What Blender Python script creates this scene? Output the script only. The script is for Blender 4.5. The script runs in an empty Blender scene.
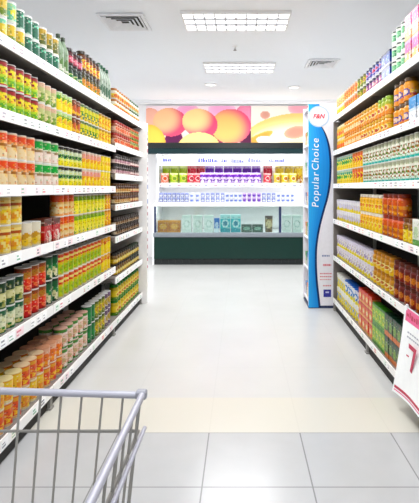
import bpy, math, random
from mathutils import Vector, Matrix
C = bpy.context.scene.collection
RND = random.Random(7)
PI = math.pi
FPX = 450.0            # focal length in pixels of a 419-pixel-wide frame
EYE = 1.3              # camera height; horizon at pixel row 188, vanishing point at column 241

# ------------------------------------------------------------------ colours / materials
def lin(c):
    return c / 12.92 if c <= 0.04045 else ((c + 0.055) / 1.055) ** 2.4
def hx(h):
    h = h.lstrip('#')
    return tuple(lin(int(h[i:i + 2], 16) / 255.0) for i in (0, 2, 4))
def mixc(a, b, t):
    return tuple(a[i] * (1 - t) + b[i] * t for i in range(3))

def new_mat(name):
    m = bpy.data.materials.new(name); m.use_nodes = True
    return m, m.node_tree.nodes, m.node_tree.links, m.node_tree.nodes['Principled BSDF']

def plain(name, col, rough=0.45, metal=0.0, spec=0.5, noise=0.06, scale=30.0):
    m, n, l, b = new_mat(name)
    t = n.new('ShaderNodeTexNoise'); t.inputs['Scale'].default_value = scale; t.inputs['Detail'].default_value = 3
    co = n.new('ShaderNodeTexCoord'); l.new(co.outputs['Object'], t.inputs['Vector'])
    r = n.new('ShaderNodeMix'); r.data_type = 'RGBA'
    c = hx(col) if isinstance(col, str) else col
    r.inputs[6].default_value = (*[x * (1 - noise) for x in c], 1)
    r.inputs[7].default_value = (*[min(1, x * (1 + noise)) for x in c], 1)
    l.new(t.outputs['Fac'], r.inputs[0]); l.new(r.outputs[2], b.inputs['Base Color'])
    b.inputs['Roughness'].default_value = rough; b.inputs['Metallic'].default_value = metal
    b.inputs['Specular IOR Level'].default_value = spec
    return m

def printed(name, rough=0.35, spec=0.4, vary=0.10, sat=1.0, val=1.0):
    """printed surfaces: the design is stored as face colours; a little ink variation from noise and per object"""
    m, n, l, b = new_mat(name)
    a = n.new('ShaderNodeAttribute'); a.attribute_name = 'Col'
    t = n.new('ShaderNodeTexNoise'); t.inputs['Scale'].default_value = 60
    co = n.new('ShaderNodeTexCoord'); l.new(co.outputs['Object'], t.inputs['Vector'])
    oi = n.new('ShaderNodeObjectInfo')
    ad = n.new('ShaderNodeMath'); ad.operation = 'ADD'; l.new(t.outputs['Fac'], ad.inputs[0]); l.new(oi.outputs['Random'], ad.inputs[1])
    mr = n.new('ShaderNodeMapRange'); l.new(ad.outputs[0], mr.inputs['Value'])
    mr.inputs['From Min'].default_value = 0; mr.inputs['From Max'].default_value = 2
    mr.inputs['To Min'].default_value = (1 - vary) * val; mr.inputs['To Max'].default_value = (1 + vary) * val
    hs = n.new('ShaderNodeHueSaturation'); l.new(a.outputs['Color'], hs.inputs['Color']); l.new(mr.outputs['Result'], hs.inputs['Value']); hs.inputs['Saturation'].default_value = sat
    l.new(hs.outputs['Color'], b.inputs['Base Color'])
    b.inputs['Roughness'].default_value = rough; b.inputs['Specular IOR Level'].default_value = spec
    return m

def emitter(name, col, strength):
    m, n, l, b = new_mat(name)
    c = hx(col)
    b.inputs['Base Color'].default_value = (*c, 1)
    b.inputs['Emission Color'].default_value = (*c, 1); b.inputs['Emission Strength'].default_value = strength
    return m

def clear(name, tint, gloss=0.08):
    m = bpy.data.materials.new(name); m.use_nodes = True
    n, l = m.node_tree.nodes, m.node_tree.links
    n.clear()
    o = n.new('ShaderNodeOutputMaterial'); mx = n.new('ShaderNodeMixShader')
    tr = n.new('ShaderNodeBsdfTransparent'); tr.inputs[0].default_value = (*hx(tint), 1)
    gl = n.new('ShaderNodeBsdfGlossy'); gl.inputs['Roughness'].default_value = 0.05
    mx.inputs[0].default_value = gloss
    l.new(tr.outputs[0], mx.inputs[1]); l.new(gl.outputs[0], mx.inputs[2]); l.new(mx.outputs[0], o.inputs[0])
    return m

M = {}
M['print'] = printed('printed_label', sat=1.28, val=0.74)
M['poster'] = printed('printed_poster', 0.5, 0.2, 0.02)
M['tin'] = plain('tin_lid', '#dddcd8', 0.4, 0.3, 0.5)
M['shelf'] = plain('white_shelf_enamel', '#e9e7e3', 0.4)
M['shelf_back'] = plain('shelf_back_shaded', '#2b2724', 0.8)  # near-black tone holds the shade at the back of the shelf gaps
M['board'] = plain('shelf_board_shaded', '#77706a', 0.55)  # shade under the shelves is put into this grey-brown
M['baseshade'] = plain('base_shade_strip', '#2a2826', 0.7)  # added dark strip, painting the shade in the open gap below the base
M['upright'] = plain('white_upright_enamel', '#eeecea', 0.45)
M['foot'] = plain('shelf_foot', '#8d8a84', 0.5)
M['ceil'] = plain('ceiling_paint', '#f7faff', 0.9, spec=0.1, noise=0.01, scale=2)
M['wall'] = plain('wall_paint', '#f4f2f2', 0.85, spec=0.2, noise=0.01, scale=2)
M['white'] = plain('white_metal', '#efefef', 0.4)
M['whiteplastic'] = plain('white_plastic', '#f2f2f4', 0.4)
M['teal'] = plain('dark_teal_metal', '#0a2f33', 0.35, spec=0.3)
M['black'] = plain('black_trim', '#0a1414', 0.4)
M['green'] = plain('dark_green_panel', '#042d25', 0.3, spec=0.3)
M['bumper'] = plain('grey_blue_bumper', '#7f858c', 0.4)
M['navy'] = plain('dark_blue_post', '#1c2c55', 0.4)
M['chrome'] = plain('cart_wire', '#8f8c86', 0.38, 0.45)
M['rim'] = plain('cart_rim', '#a3a2ac', 0.42, 0.2)
M['rubber'] = plain('rubber', '#1b1b1d', 0.7)
M['blueplastic'] = plain('cart_cap', '#8d8d95', 0.5)
M['ventmetal'] = plain('vent_metal', '#f2f3f6', 0.6)
M['ventdark'] = plain('vent_duct', '#3a3733', 0.8)
M['grating'] = plain('light_louver', '#b4b5ba', 0.5)
M['glass'] = clear('fridge_glass', '#f2faf8', 0.06)
M['clearbottle'] = clear('bottle_glass', '#dfeee4', 0.16)
M['tube'] = emitter('fluorescent_tube', '#ffffff', 5.0)
M['diffuser'] = emitter('ceiling_light_diffuser', '#ffffff', 1.6)
M['sidewhite'] = plain('stand_white', '#eceaf0', 0.45)

# ------------------------------------------------------------------ mesh building
class MB:
    def __init__(s):
        s.v = []; s.f = []; s.m = []; s.c = []
    def quadf(s, idx, m=0, c=(1, 1, 1)):
        s.f.append(tuple(idx)); s.m.append(m); s.c.append(c)
    def box(s, x0, x1, y0, y1, z0, z1, m=0, c=(1, 1, 1), bev=0.0):
        if bev:
            return s.bbox(x0, x1, y0, y1, z0, z1, bev, m, c)
        b = len(s.v)
        s.v += [(x0, y0, z0), (x1, y0, z0), (x1, y1, z0), (x0, y1, z0), (x0, y0, z1), (x1, y0, z1), (x1, y1, z1), (x0, y1, z1)]
        for q in ((0, 3, 2, 1), (4, 5, 6, 7), (0, 1, 5, 4), (1, 2, 6, 5), (2, 3, 7, 6), (3, 0, 4, 7)):
            s.quadf([b + i for i in q], m, c)
    def bbox(s, x0, x1, y0, y1, z0, z1, r, m=0, c=(1, 1, 1)):
        """box with rounded vertical and top/bottom edges"""
        def ring(z, ins):
            pts = []
            for (cx, cy, a0) in ((x1 - r, y1 - r, 0), (x0 + r, y1 - r, PI / 2), (x0 + r, y0 + r, PI), (x1 - r, y0 + r, 1.5 * PI)):
                for k in range(3):
                    a = a0 + k * PI / 4
                    rr = r - ins
                    pts.append((cx + rr * math.cos(a), cy + rr * math.sin(a), z))
            return pts
        e = r * 0.7
        rings = [ring(z0, e), ring(z0 + e, 0), ring(z1 - e, 0), ring(z1, e)]
        b = len(s.v); n = 12
        for q in rings: s.v += q
        for k in range(3):
            for i in range(n):
                s.quadf((b + k * n + i, b + k * n + (i + 1) % n, b + (k + 1) * n + (i + 1) % n, b + (k + 1) * n + i), m, c)
        s.quadf([b + i for i in range(n)][::-1], m, c)
        s.quadf([b + 3 * n + i for i in range(n)], m, c)
    def lathe(s, prof, seg=24, m=0, col=None, cap0=True, cap1=True, cx=0, cy=0):
        """prof: [(r, z)], col(u, v) -> colour, u=.5 towards +X"""
        b = len(s.v)
        for r, z in prof:
            for i in range(seg):
                a = 2 * PI * i / seg + PI
                s.v.append((cx + r * math.cos(a), cy + r * math.sin(a), z))
        n = len(prof); zl, zh = prof[0][1], prof[-1][1]
        for k in range(n - 1):
            for i in range(seg):
                j = (i + 1) % seg
                c = (1, 1, 1)
                if col:
                    zz = (prof[k][1] + prof[k + 1][1]) / 2
                    c = col((i + 0.5) / seg, (zz - zl) / max(1e-6, zh - zl))
                s.quadf((b + k * seg + i, b + k * seg + j, b + (k + 1) * seg + j, b + (k + 1) * seg + i), m, c)
        if cap0: s.quadf([b + i for i in range(seg)][::-1], m, col(0.5, 0) if col else (1, 1, 1))
        if cap1: s.quadf([b + (n - 1) * seg + i for i in range(seg)], m, col(0.5, 1) if col else (1, 1, 1))
    def tube(s, pts, r, seg=8, m=0, c=(1, 1, 1), closed=False):
        pts = [Vector(p) for p in pts]; n = len(pts); b = len(s.v)
        up = None
        for i, p in enumerate(pts):
            a = pts[i - 1] if (i > 0 or closed) else p
            d = pts[(i + 1) % n] if (i < n - 1 or closed) else p
            t = (d - a).normalized()
            if up is None:
                up = t.orthogonal().normalized()
            up = (up - t * up.dot(t))
            up = up.normalized() if up.length > 1e-6 else t.orthogonal().normalized()
            w = t.cross(up)
            for k in range(seg):
                an = 2 * PI * k / seg
                s.v.append(tuple(p + (up * math.cos(an) + w * math.sin(an)) * r))
        for i in range(n if closed else n - 1):
            i2 = (i + 1) % n
            for k in range(seg):
                k2 = (k + 1) % seg
                s.quadf((b + i * seg + k, b + i * seg + k2, b + i2 * seg + k2, b + i2 * seg + k), m, c)
        if not closed:
            s.quadf([b + k for k in range(seg)][::-1], m, c)
            s.quadf([b + (n - 1) * seg + k for k in range(seg)], m, c)
    def prism(s, poly, plane, d0, d1, m=0, c=(1, 1, 1)):
        """poly: 2D points; plane 'XZ' extruded along Y from d0 to d1, or 'YZ' along X"""
        def P(p, d):
            return (p[0], d, p[1]) if plane == 'XZ' else (d, p[0], p[1])
        b = len(s.v); n = len(poly)
        s.v += [P(p, d0) for p in poly] + [P(p, d1) for p in poly]
        s.quadf(range(b, b + n), m, c); s.quadf(list(range(b + n, b + 2 * n))[::-1], m, c)
        for i in range(n):
            j = (i + 1) % n
            s.quadf((b + i, b + n + i, b + n + j, b + j), m, c)
    def add(s, o):
        b = len(s.v)
        s.v += o.v; s.f += [tuple(b + i for i in f) for f in o.f]; s.m += o.m; s.c += o.c
    def mesh(s, name, mats, smooth=False):
        me = bpy.data.meshes.new(name)
        me.from_pydata(s.v, [], s.f)
        for m in mats: me.materials.append(m)
        me.polygons.foreach_set('material_index', s.m)
        at = me.color_attributes.new('Col', 'FLOAT_COLOR', 'CORNER')
        buf = []
        for f, c in zip(s.f, s.c):
            buf += [c[0], c[1], c[2], 1.0] * len(f)
        at.data.foreach_set('color', buf)
        if smooth:
            me.polygons.foreach_set('use_smooth', [True] * len(s.f))
            me.set_sharp_from_angle(angle=math.radians(40))
        me.update()
        return me
    def build(s, name, mats, parent=None, smooth=False, fix=True):
        if not isinstance(mats, (list, tuple)): mats = [mats]
        me = s.mesh(name, mats, smooth)
        if fix:
            import bmesh
            bm = bmesh.new(); bm.from_mesh(me); bmesh.ops.recalc_face_normals(bm, faces=bm.faces); bm.to_mesh(me); bm.free()
        return link(name, me, parent)

def link(name, data, parent=None):
    o = bpy.data.objects.new(name, data); C.objects.link(o)
    if parent is not None: o.parent = parent
    return o
def tag(o, label, cat, group=None, kind=None):
    if label: o['label'] = label
    if cat: o['category'] = cat
    if group: o['group'] = group
    if kind: o['kind'] = kind
    return o
def thing(name, label, cat, loc=(0, 0, 0), rz=0.0, group=None):
    o = link(name, None); o.location = loc; o.rotation_euler = (0, 0, rz)
    return tag(o, label, cat, group)
def struct(o):
    o['kind'] = 'structure'; return o

# ------------------------------------------------------------------ the room
ZC = 2.94
YB = 8.45
def floor_material():
    m, n, l, b = new_mat('floor_tiles')
    co = n.new('ShaderNodeTexCoord'); sp = n.new('ShaderNodeSeparateXYZ'); l.new(co.outputs['Object'], sp.inputs[0])
    def math_(op, a, bb=None):
        q = n.new('ShaderNodeMath'); q.operation = op
        for i, x in enumerate((a, bb)):
            if x is None: continue
            if isinstance(x, (int, float)): q.inputs[i].default_value = x
            else: l.new(x, q.inputs[i])
        return q.outputs[0]
    X, Y = sp.outputs[0], sp.outputs[1]
    TX, TY = 0.482, 0.435
    fx = math_('FRACT', math_('DIVIDE', math_('ADD', X, 0.173 + 20 * TX), TX))
    fy = math_('FRACT', math_('DIVIDE', math_('ADD', Y, -2.388 + 20 * TY), TY))
    jx = math_('LESS_THAN', fx, 0.014)
    jy = math_('LESS_THAN', fy, 0.014)
    j = math_('MAXIMUM', jx, jy)
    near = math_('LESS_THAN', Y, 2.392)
    band = math_('MULTIPLY', math_('GREATER_THAN', Y, 2.392), math_('LESS_THAN', Y, 2.79))
    # joints are dark in the near tiles, faint beyond
    nz = n.new('ShaderNodeTexNoise'); nz.inputs['Scale'].default_value = 7; nz.inputs['Detail'].default_value = 4
    l.new(co.outputs['Object'], nz.inputs['Vector'])
    jn = math_('MULTIPLY', j, math_('ADD', math_('MULTIPLY', near, 0.5), 0.04))
    def mix(f, a, c):
        q = n.new('ShaderNodeMix'); q.data_type = 'RGBA'
        l.new(f, q.inputs[0])
        for i, x in ((6, a), (7, c)):
            if isinstance(x, str): q.inputs[i].default_value = (*hx(x), 1)
            else: l.new(x, q.inputs[i])
        return q.outputs[2]
    speck = n.new('ShaderNodeTexNoise'); speck.inputs['Scale'].default_value = 2.2; speck.inputs['Detail'].default_value = 6
    l.new(co.outputs['Object'], speck.inputs['Vector'])
    base = mix(speck.outputs['Fac'], '#c4c3c0', '#d0cfcc')
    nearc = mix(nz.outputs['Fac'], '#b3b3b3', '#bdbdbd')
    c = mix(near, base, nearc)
    c = mix(band, c, '#d0ccc0')
    c = mix(jn, c, '#4b4a48')
    l.new(c, b.inputs['Base Color'])
    b.inputs['Roughness'].default_value = 0.24
    b.inputs['Specular IOR Level'].default_value = 0.45
    return m
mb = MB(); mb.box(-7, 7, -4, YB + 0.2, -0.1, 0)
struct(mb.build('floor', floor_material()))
mb = MB(); mb.box(-7, 7, -4, YB + 0.2, ZC, ZC + 0.1)
struct(mb.build('ceiling', M['ceil']))
mb = MB(); mb.box(-7, 7, YB, YB + 0.15, 0, ZC)
struct(mb.build('wall_back', M['wall']))
mb = MB(); mb.box(-7, 7, YB - 0.05, YB - 0.001, ZC - 0.07, ZC - 0.001)
struct(mb.build('trim_1', M['wall']))

# ------------------------------------------------------------------ ceiling fittings
def ceiling_light(cx, cy, label, w=1.0, d=0.44):
    t = thing('ceiling_light', label, 'ceiling light', (cx, cy, ZC), group=None)
    f = MB()
    e = 0.014
    for (x0, x1, y0, y1) in ((-w / 2 - e, w / 2 + e, -d / 2 - e, -d / 2), (-w / 2 - e, w / 2 + e, d / 2, d / 2 + e), (-w / 2 - e, -w / 2, -d / 2, d / 2), (w / 2, w / 2 + e, -d / 2, d / 2)):
        f.box(x0, x1, y0, y1, -0.03, -0.001)
    f.build('frame', M['white'], t)
    q = MB(); q.box(-w / 2, w / 2, -d / 2, d / 2, -0.012, -0.004); q.build('diffuser', M['diffuser'], t)
    g = MB()
    for i in range(1, 10):
        x = -w / 2 + w * i / 10
        g.box(x - 0.005, x + 0.005, -d / 2, d / 2, -0.028, -0.0125)
    for i in range(1, 3):
        y = -d / 2 + d * i / 3
        g.box(-w / 2, w / 2, y - 0.008, y + 0.008, -0.0285, -0.0128)
    g.build('louver_grating', M['grating'], t)
    return t
ceiling_light(-0.048, 4.39, 'wide recessed ceiling light with louvre grid, the nearer one over the aisle', 1.0, 0.44)
ceiling_light(-0.02, 6.08, 'smaller looking recessed ceiling light close to the fridge wall', 0.92, 0.44)

def area(name, loc, sx, sy, power, rot=(0, 0, 0), col=(0.965, 0.98, 1.0)):
    d = bpy.data.lights.new(name, 'AREA'); d.shape = 'RECTANGLE'; d.size = sx; d.size_y = sy; d.energy = power; d.color = col
    o = link(name, d); o.location = loc; o.rotation_euler = rot
    return o
PW = 33
for y in (-1.5, 0.6, 2.6, 4.39, 6.08):
    area('ceiling_lamp', (-0.04, y, ZC - 0.034), 1.0, 0.44, PW)
for x in (-3.1, 3.1):
    for y in (0.5, 2.6, 4.6, 6.6):
        area('ceiling_lamp', (x, y, ZC - 0.04), 1.0, 0.44, PW)

def vent(cx, cy, s, label):
    t = thing('ceiling_vent', label, 'air vent', (cx, cy, ZC))
    h = s / 2
    b = MB(); b.box(-h + 0.02, h - 0.02, -h + 0.02, h - 0.02, -0.004, -0.001); b.build('duct_opening', M['ventdark'], t)
    f = MB()
    for k, (a, c) in enumerate(((h, h - 0.03),)):
        f.box(-a, a, -a, -c, -0.02, -0.0045); f.box(-a, a, c, a, -0.02, -0.0045); f.box(-a, -c, -c, c, -0.02, -0.0045); f.box(c, a, -c, c, -0.02, -0.0045)
    f.build('vent_frame', M['ventmetal'], t)
    g = MB()
    for i in range(4):
        o_ = h - 0.035 - i * (h - 0.05) / 4.3
        n_ = o_ - (h - 0.05) / 4.3 * 0.75
        zt, zb = -0.006, -0.024
        # four sloping blades of a square cone, wide edge low
        v = [(-o_, -o_, zb), (o_, -o_, zb), (o_, o_, zb), (-o_, o_, zb), (-n_, -n_, zt), (n_, -n_, zt), (n_, n_, zt), (-n_, n_, zt)]
        bb = len(g.v); th = 0.003
        g.v += v + [(x, y, z + th) for x, y, z in v]
        for k in range(4):
            k2 = (k + 1) % 4
            g.quadf((bb + k, bb + k2, bb + 4 + k2, bb + 4 + k)); g.quadf((bb + 8 + k, bb + 12 + k, bb + 12 + k2, bb + 8 + k2))
            g.quadf((bb + k, bb + 8 + k, bb + 8 + k2, bb + k2)); g.quadf((bb + 4 + k, bb + 4 + k2, bb + 12 + k2, bb + 12 + k))
    g.build('louver_slat', M['ventmetal'], t, fix=False)
vent(-1.14, 4.43, 0.44, 'square louvred ceiling vent above the left gondola')
vent(1.06, 5.9, 0.40, 'square louvred ceiling vent above the blue display stand')
for (x, y, lab) in ((-0.48, 7.1, 'round ceiling downlight at left, before the fruit posters'), (0.86, 7.3, 'round ceiling downlight at right, before the fruit posters')):
    t = thing('ceiling_downlight', lab, 'ceiling light', (x, y, ZC))
    q = MB(); q.lathe([(0.10, -0.001), (0.10, -0.012), (0.075, -0.016), (0.075, -0.008)], 24, cap0=False, cap1=False); q.build('ring', M['white'], t, True)
    q = MB(); q.lathe([(0.074, -0.009), (0.074, -0.006)], 24); q.build('lamp', M['diffuser'], t)
t = thing('fire_sprinkler', 'tiny sprinkler head on the ceiling between the two big lights', 'sprinkler', (-0.07, 5.2, ZC))
q = MB(); q.lathe([(0.03, -0.001), (0.03, -0.006), (0.012, -0.01), (0.012, -0.03)], 12); q.build('escutcheon', M['white'], t, True)
q = MB(); q.lathe([(0.006, -0.0302), (0.006, -0.045), (0.02, -0.047), (0.02, -0.05)], 12); q.build('deflector', M['foot'], t, True)

# ------------------------------------------------------------------ product designs
def design(bands, pic=None, pcols=(), seed=1, text=None, vt=None):
    """bands: [(v upper limit, colour)], pic: 'blobs' | 'oval' | 'dots' | None, drawn at the front (u=.5) and back (u=0)"""
    bands = [(v, hx(c)) for v, c in bands]; pc = [hx(c) for c in pcols]
    r = random.Random(seed)
    bl = []
    if pic == 'blobs':
        bl = [(0.5 + r.uniform(-0.17, 0.17), r.uniform(0.10, 0.52), r.uniform(0.04, 0.085), r.uniform(0.06, 0.13), r.choice(pc)) for _ in range(9)]
    elif pic == 'dots':
        bl = [(0.5 + (i - 2) * 0.085 + r.uniform(-.02, .02), 0.22 + (k * 0.2) + r.uniform(-.04, .04), 0.035, 0.06, r.choice(pc)) for i in range(5) for k in range(3)]
    elif pic == 'oval':
        bl = [(0.5, 0.5, 0.15, 0.24, pc[0])] + ([(0.5, 0.5, 0.10, 0.15, pc[1])] if len(pc) > 1 else [])
    elif pic == 'top':
        bl = [(0.5, 0.68, 0.16, 0.12, pc[0])] + [(0.5 + r.uniform(-0.15, 0.15), r.uniform(0.12, 0.42), 0.05, 0.09, r.choice(pc[1:] or pc)) for _ in range(7)]
    tx = hx(text) if text else None
    tv = vt if vt is not None else 0.72
    marks = [r.random() < 0.72 for _ in range(60)]
    grain = [r.random() for _ in range(997)]
    alt = [hx('#f4efe2'), hx('#2e2620')] + pc * 2 + [c for _, c in bands]
    pick = [r.choice(alt) for _ in range(997)]
    def f(u, v):
        c = bands[-1][1]
        for lim, cc in bands:
            if v <= lim: c = cc; break
        k = (int(u * 28) * 31 + int(v * 18) * 57) % 997
        speck = grain[k] < 0.24 and 0.06 < v < 0.9
        w = u if 0.25 <= u < 0.75 else ((u + 0.5) % 1.0)
        for (bu, bv, ru, rv, bc) in bl:
            if ((w - bu) / ru) ** 2 + ((v - bv) / rv) ** 2 < 1: c = bc
        if speck: c = mixc(c, pick[k], 0.5)
        if tx and abs(v - tv) < 0.055 and 0.33 < w < 0.67 and marks[int(w * 59)]: c = tx
        return c
    return f

TYPES = {}
def make_type(key, kind, cat, look, shape, w, h, des, lid=None, lidcol='#d8d8d8', depth=None, gap=0.003):
    """shape: can | jar | bottle | carton | tub; w = diameter or width; lid: None | 'tin' | 'cap'"""
    body, top = MB(), MB()
    r = w / 2
    lc = hx(lidcol)
    if shape == 'can':
        rows = 18
        body.lathe([(r * 0.97, 0.0), (r, 0.0015), (r, 0.004)], 28, 1, cap1=False)
        prof = [(r * 0.985, 0.004 + (h - 0.008) * k / rows) for k in range(rows + 1)]
        body.lathe(prof, 28, 0, des, cap0=False, cap1=False)
        if lid == 'cap':
            top.lathe([(r * 0.985, h - 0.0045), (r * 1.0, h - 0.004), (r * 1.0, h - 0.002), (r * 0.985, h), (r * 0.9, h)], 28, 0, lambda u, v: lc)
            TOP = h - 0.012
        else:
            top.lathe([(r * 0.985, h - 0.004), (r, h - 0.003), (r, h - 0.0005), (r * 0.97, h), (r * 0.94, h - 0.0005), (r * 0.92, h - 0.004), (r * 0.6, h - 0.003), (r * 0.55, h - 0.004)], 28, 1, cap0=False)
    elif shape == 'jar':
        hl = min(0.024, h * 0.2)
        rows = 14
        z0, z1 = 0.004, h - hl - 0.016
        body.lathe([(r * 0.86, 0), (r * 0.97, 0.002), (r, 0.004)], 28, 0, lambda u, v: des(u, 0.01), cap1=False)
        body.lathe([(r, z0 + (z1 - z0) * k / rows) for k in range(rows + 1)], 28, 0, des, cap0=False, cap1=False)
        body.lathe([(r, z1), (r * 0.95, z1 + 0.006), (r * 0.84, z1 + 0.012), (r * 0.8, z1 + 0.016)], 28, 0, lambda u, v: des(u, 0.99), cap0=False, cap1=False)
        top.lathe([(r * 0.86, h - hl), (r * 0.9, h - hl + 0.001), (r * 0.9, h - 0.003), (r * 0.87, h)], 28, 0, lambda u, v: lc)
    elif shape == 'bottle':
        rows = 14
        zb = h * 0.62
        body.lathe([(r * 0.86, 0), (r, 0.004)], 24, 0, lambda u, v: des(u, 0.01), cap1=False)
        body.lathe([(r, 0.004 + (zb - 0.004) * k / rows) for k in range(rows + 1)], 24, 0, des, cap0=False, cap1=False)
        body.lathe([(r, zb), (r * 0.9, zb + 0.08 * h), (r * 0.55, zb + 0.18 * h), (r * 0.38, zb + 0.24 * h), (r * 0.36, h * 0.9)], 24, 0, lambda u, v: des(u, 0.99), cap0=False, cap1=False)
        top.lathe([(r * 0.40, h * 0.9), (r * 0.42, h * 0.905), (r * 0.42, h * 0.992), (r * 0.38, h)], 20, 0, lambda u, v: lc)
    elif shape == 'tub':
        rows = 12
        prof = [(r * (0.86 + 0.12 * k / rows), (h - 0.012) * k / rows) for k in range(rows + 1)]
        body.lathe(prof, 24, 0, des, cap1=False)
        top.lathe([(r * 0.98, h - 0.0118), (r, h - 0.011), (r, h - 0.002), (r * 0.97, h)], 24, 0, lambda u, v: lc)
    elif shape == 'carton':
        d = depth or w * 0.7
        # printed front/back/sides as colour grids, u runs across each face
        nu, nv = 14, 18
        e = 0.0015
        def face(o, ux, un, width):
            b = len(body.v)
            for k in range(nv + 1):
                for i in range(nu + 1):
                    p = Vector(o) + Vector(ux) * (width * i / nu)
                    body.v.append((p.x, p.y, e + (h - 2 * e) * k / nv))
            for k in range(nv):
                for i in range(nu):
                    a = b + k * (nu + 1) + i
                    uu = 0.28 + 0.44 * (i + 0.5) / nu
                    body.quadf((a, a + 1, a + nu + 2, a + nu + 1), 0, des(uu if un else 0.27, (k + 0.5) / nv))
        face((d / 2, -w / 2, 0), (0, 1, 0), True, w)
        face((-d / 2, w / 2, 0), (0, -1, 0), True, w)
        face((-d / 2, -w / 2, 0), (1, 0, 0), False, d)
        face((d / 2, w / 2, 0), (-1, 0, 0), False, d)
        b = len(body.v); i_ = 0.0015
        q = [(-d / 2, -w / 2), (d / 2, -w / 2), (d / 2, w / 2), (-d / 2, w / 2)]
        qi = [(-d / 2 + i_, -w / 2 + i_), (d / 2 - i_, -w / 2 + i_), (d / 2 - i_, w / 2 - i_), (-d / 2 + i_, w / 2 - i_)]
        body.v += [(x, y, h - e) for x, y in q] + [(x, y, h) for x, y in qi] + [(x, y, e) for x, y in q] + [(x, y, 0) for x, y in qi]
        ct, cb = des(0.27, 0.97), des(0.27, 0.03)
        for k in range(4):
            k2 = (k + 1) % 4
            body.quadf((b + k, b + k2, b + 4 + k2, b + 4 + k), 0, ct); body.quadf((b + 8 + k, b + 12 + k, b + 12 + k2, b + 8 + k2), 0, cb)
        body.quadf((b + 4, b + 5, b + 6, b + 7), 0, ct); body.quadf((b + 15, b + 14, b + 13, b + 12), 0, cb)
    elif shape == 'pouch':
        # a filled flat bag: pillow, crimped at the top and the bottom
        d = depth or 0.05
        nu, nv = 12, 12
        for sgn in (1, -1):
            b = len(body.v)
            for k in range(nv + 1):
                for i in range(nu + 1):
                    a, c = -1 + 2 * i / nu, -1 + 2 * k / nv
                    th = d / 2 * (max(0, 1 - abs(a) ** 3) ** 0.6) * (max(0, 1 - abs(c) ** 4) ** 0.7)
                    body.v.append((sgn * th, a * w / 2 * (1 - 0.05 * (1 - c * c)), h * (c + 1) / 2))
            for k in range(nv):
                for i in range(nu):
                    q = b + k * (nu + 1) + i
                    f = (q, q + 1, q + nu + 2, q + nu + 1)
                    body.quadf(f if sgn > 0 else f[::-1], 0, des(0.28 + 0.44 * (i + 0.5) / nu, (k + 0.5) / nv))
    mats = [M['print'], M['tin']]
    if shape == 'can' and not top.v: pass
    dd = w if shape in ('can', 'jar', 'bottle', 'tub') else (depth or (w * 0.7 if shape == 'carton' else 0.05))
    T = dict(key=key, kind=kind, cat=cat, look=look, shape=shape, w=w, d=dd, h=h, gap=gap,
             body=body.mesh(kind, mats, True), top=top.mesh('lid', mats, True) if top.v else None)
    if top.v:
        both = MB(); both.add(body); both.add(top)
        T['whole'] = both.mesh(kind, mats, True)
    else:
        T['whole'] = T['body']
    T['lidname'] = {'bottle': 'cap'}.get(shape, 'lid')
    TYPES[key] = T
    return T

D = design
def can(key, look, bands, w=0.078, h=0.118, kind='food_can', **k):
    s = k.pop('seed', len(TYPES) + 3)
    lid = k.pop('lid', None); lc = k.pop('lidcol', '#d8d8d8')
    make_type(key, kind, 'can', look, 'can', w, h, D(bands, seed=s, **k), lid=lid, lidcol=lc)
def jar(key, look, bands, lidcol, w=0.074, h=0.1, kind='food_jar', **k):
    make_type(key, kind, 'jar', look, 'jar', w, h, D(bands, seed=len(TYPES) + 3, **k), lidcol=lidcol)
def carton(key, look, bands, w=0.08, h=0.13, depth=0.06, kind='food_carton', cat='carton', **k):
    make_type(key, kind, cat, look, 'carton', w, h, D(bands, seed=len(TYPES) + 3, **k), depth=depth)
def tub(key, look, bands, lidcol, w=0.08, h=0.1, kind='food_tub', **k):
    make_type(key, kind, 'tub', look, 'tub', w, h, D(bands, seed=len(TYPES) + 3, **k), lidcol=lidcol)

WH = '#f3f1ec'
# left gondola, top shelf
can('mint', 'mint can with white rim', [(.1, '#dfe6d2'), (.66, '#7cc4a0'), (.92, '#9fd0ac'), (1, WH)], h=.106, pic='oval', pcols=['#e9e26a'])
can('mintyel', 'pale yellow can with mint rim', [(.1, '#dfe0c2'), (.74, '#dcbc2e'), (.94, '#86c4a2'), (1, WH)], h=.106, pic='oval', pcols=['#f0d98a'])
can('yelgreen', 'yellow and olive can', [(.08, '#dfe0c2'), (.4, '#6f8a2b'), (.93, '#e0bc2a'), (1, WH)], h=.106)
can('teal', 'dark green can with white top', [(.06, '#cfe0d4'), (.93, '#0a6446'), (1, WH)], h=.106, text='#7fd0a8')
can('olive', 'olive yellow can with white top', [(.06, '#e0dcc2'), (.3, '#4f5b1e'), (.92, '#bf9a16'), (1, WH)], h=.106, pic='oval', pcols=['#6b6a1c'])
make_type('tallclear', 'glass_bottle', 'bottle', 'tall pale glass bottle with dark cap', 'bottle', .07, .27, D([(.2, '#8fa084'), (.6, '#d6d8c6'), (1, '#8a9c84')], 'oval', ['#5c7a4a'], 5), lidcol='#33402c')
jar('dkgreenjar', 'dark green jar with dark lid', [(.15, '#123d22'), (.75, '#1f6a35'), (1, '#0e2a18')], '#1d2a1c', h=.112, pic='oval', pcols=['#cfd69a', '#2d7d3b'])
jar('reddarkjar', 'crimson labelled jar with black lid', [(.15, '#3a0f15'), (.75, '#b3183c'), (1, '#4a1418')], '#241a1a', h=.112, pic='oval', pcols=['#e79aa6'])
jar('grorjar', 'green and orange jar', [(.1, '#25451c'), (.42, '#3f8f33'), (.78, '#e38b1f'), (1, '#3b3a18')], '#3a3118', h=.14, pic='blobs', pcols=['#f3b44a', '#2f7a2d'])
jar('yelddjar', 'amber jar with dark lid', [(.12, '#5d3410'), (.78, '#e7b320'), (1, '#6b3b10')], '#2f2418', h=.14, pic='oval', pcols=['#d8471c', '#f4d66a'])
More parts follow.
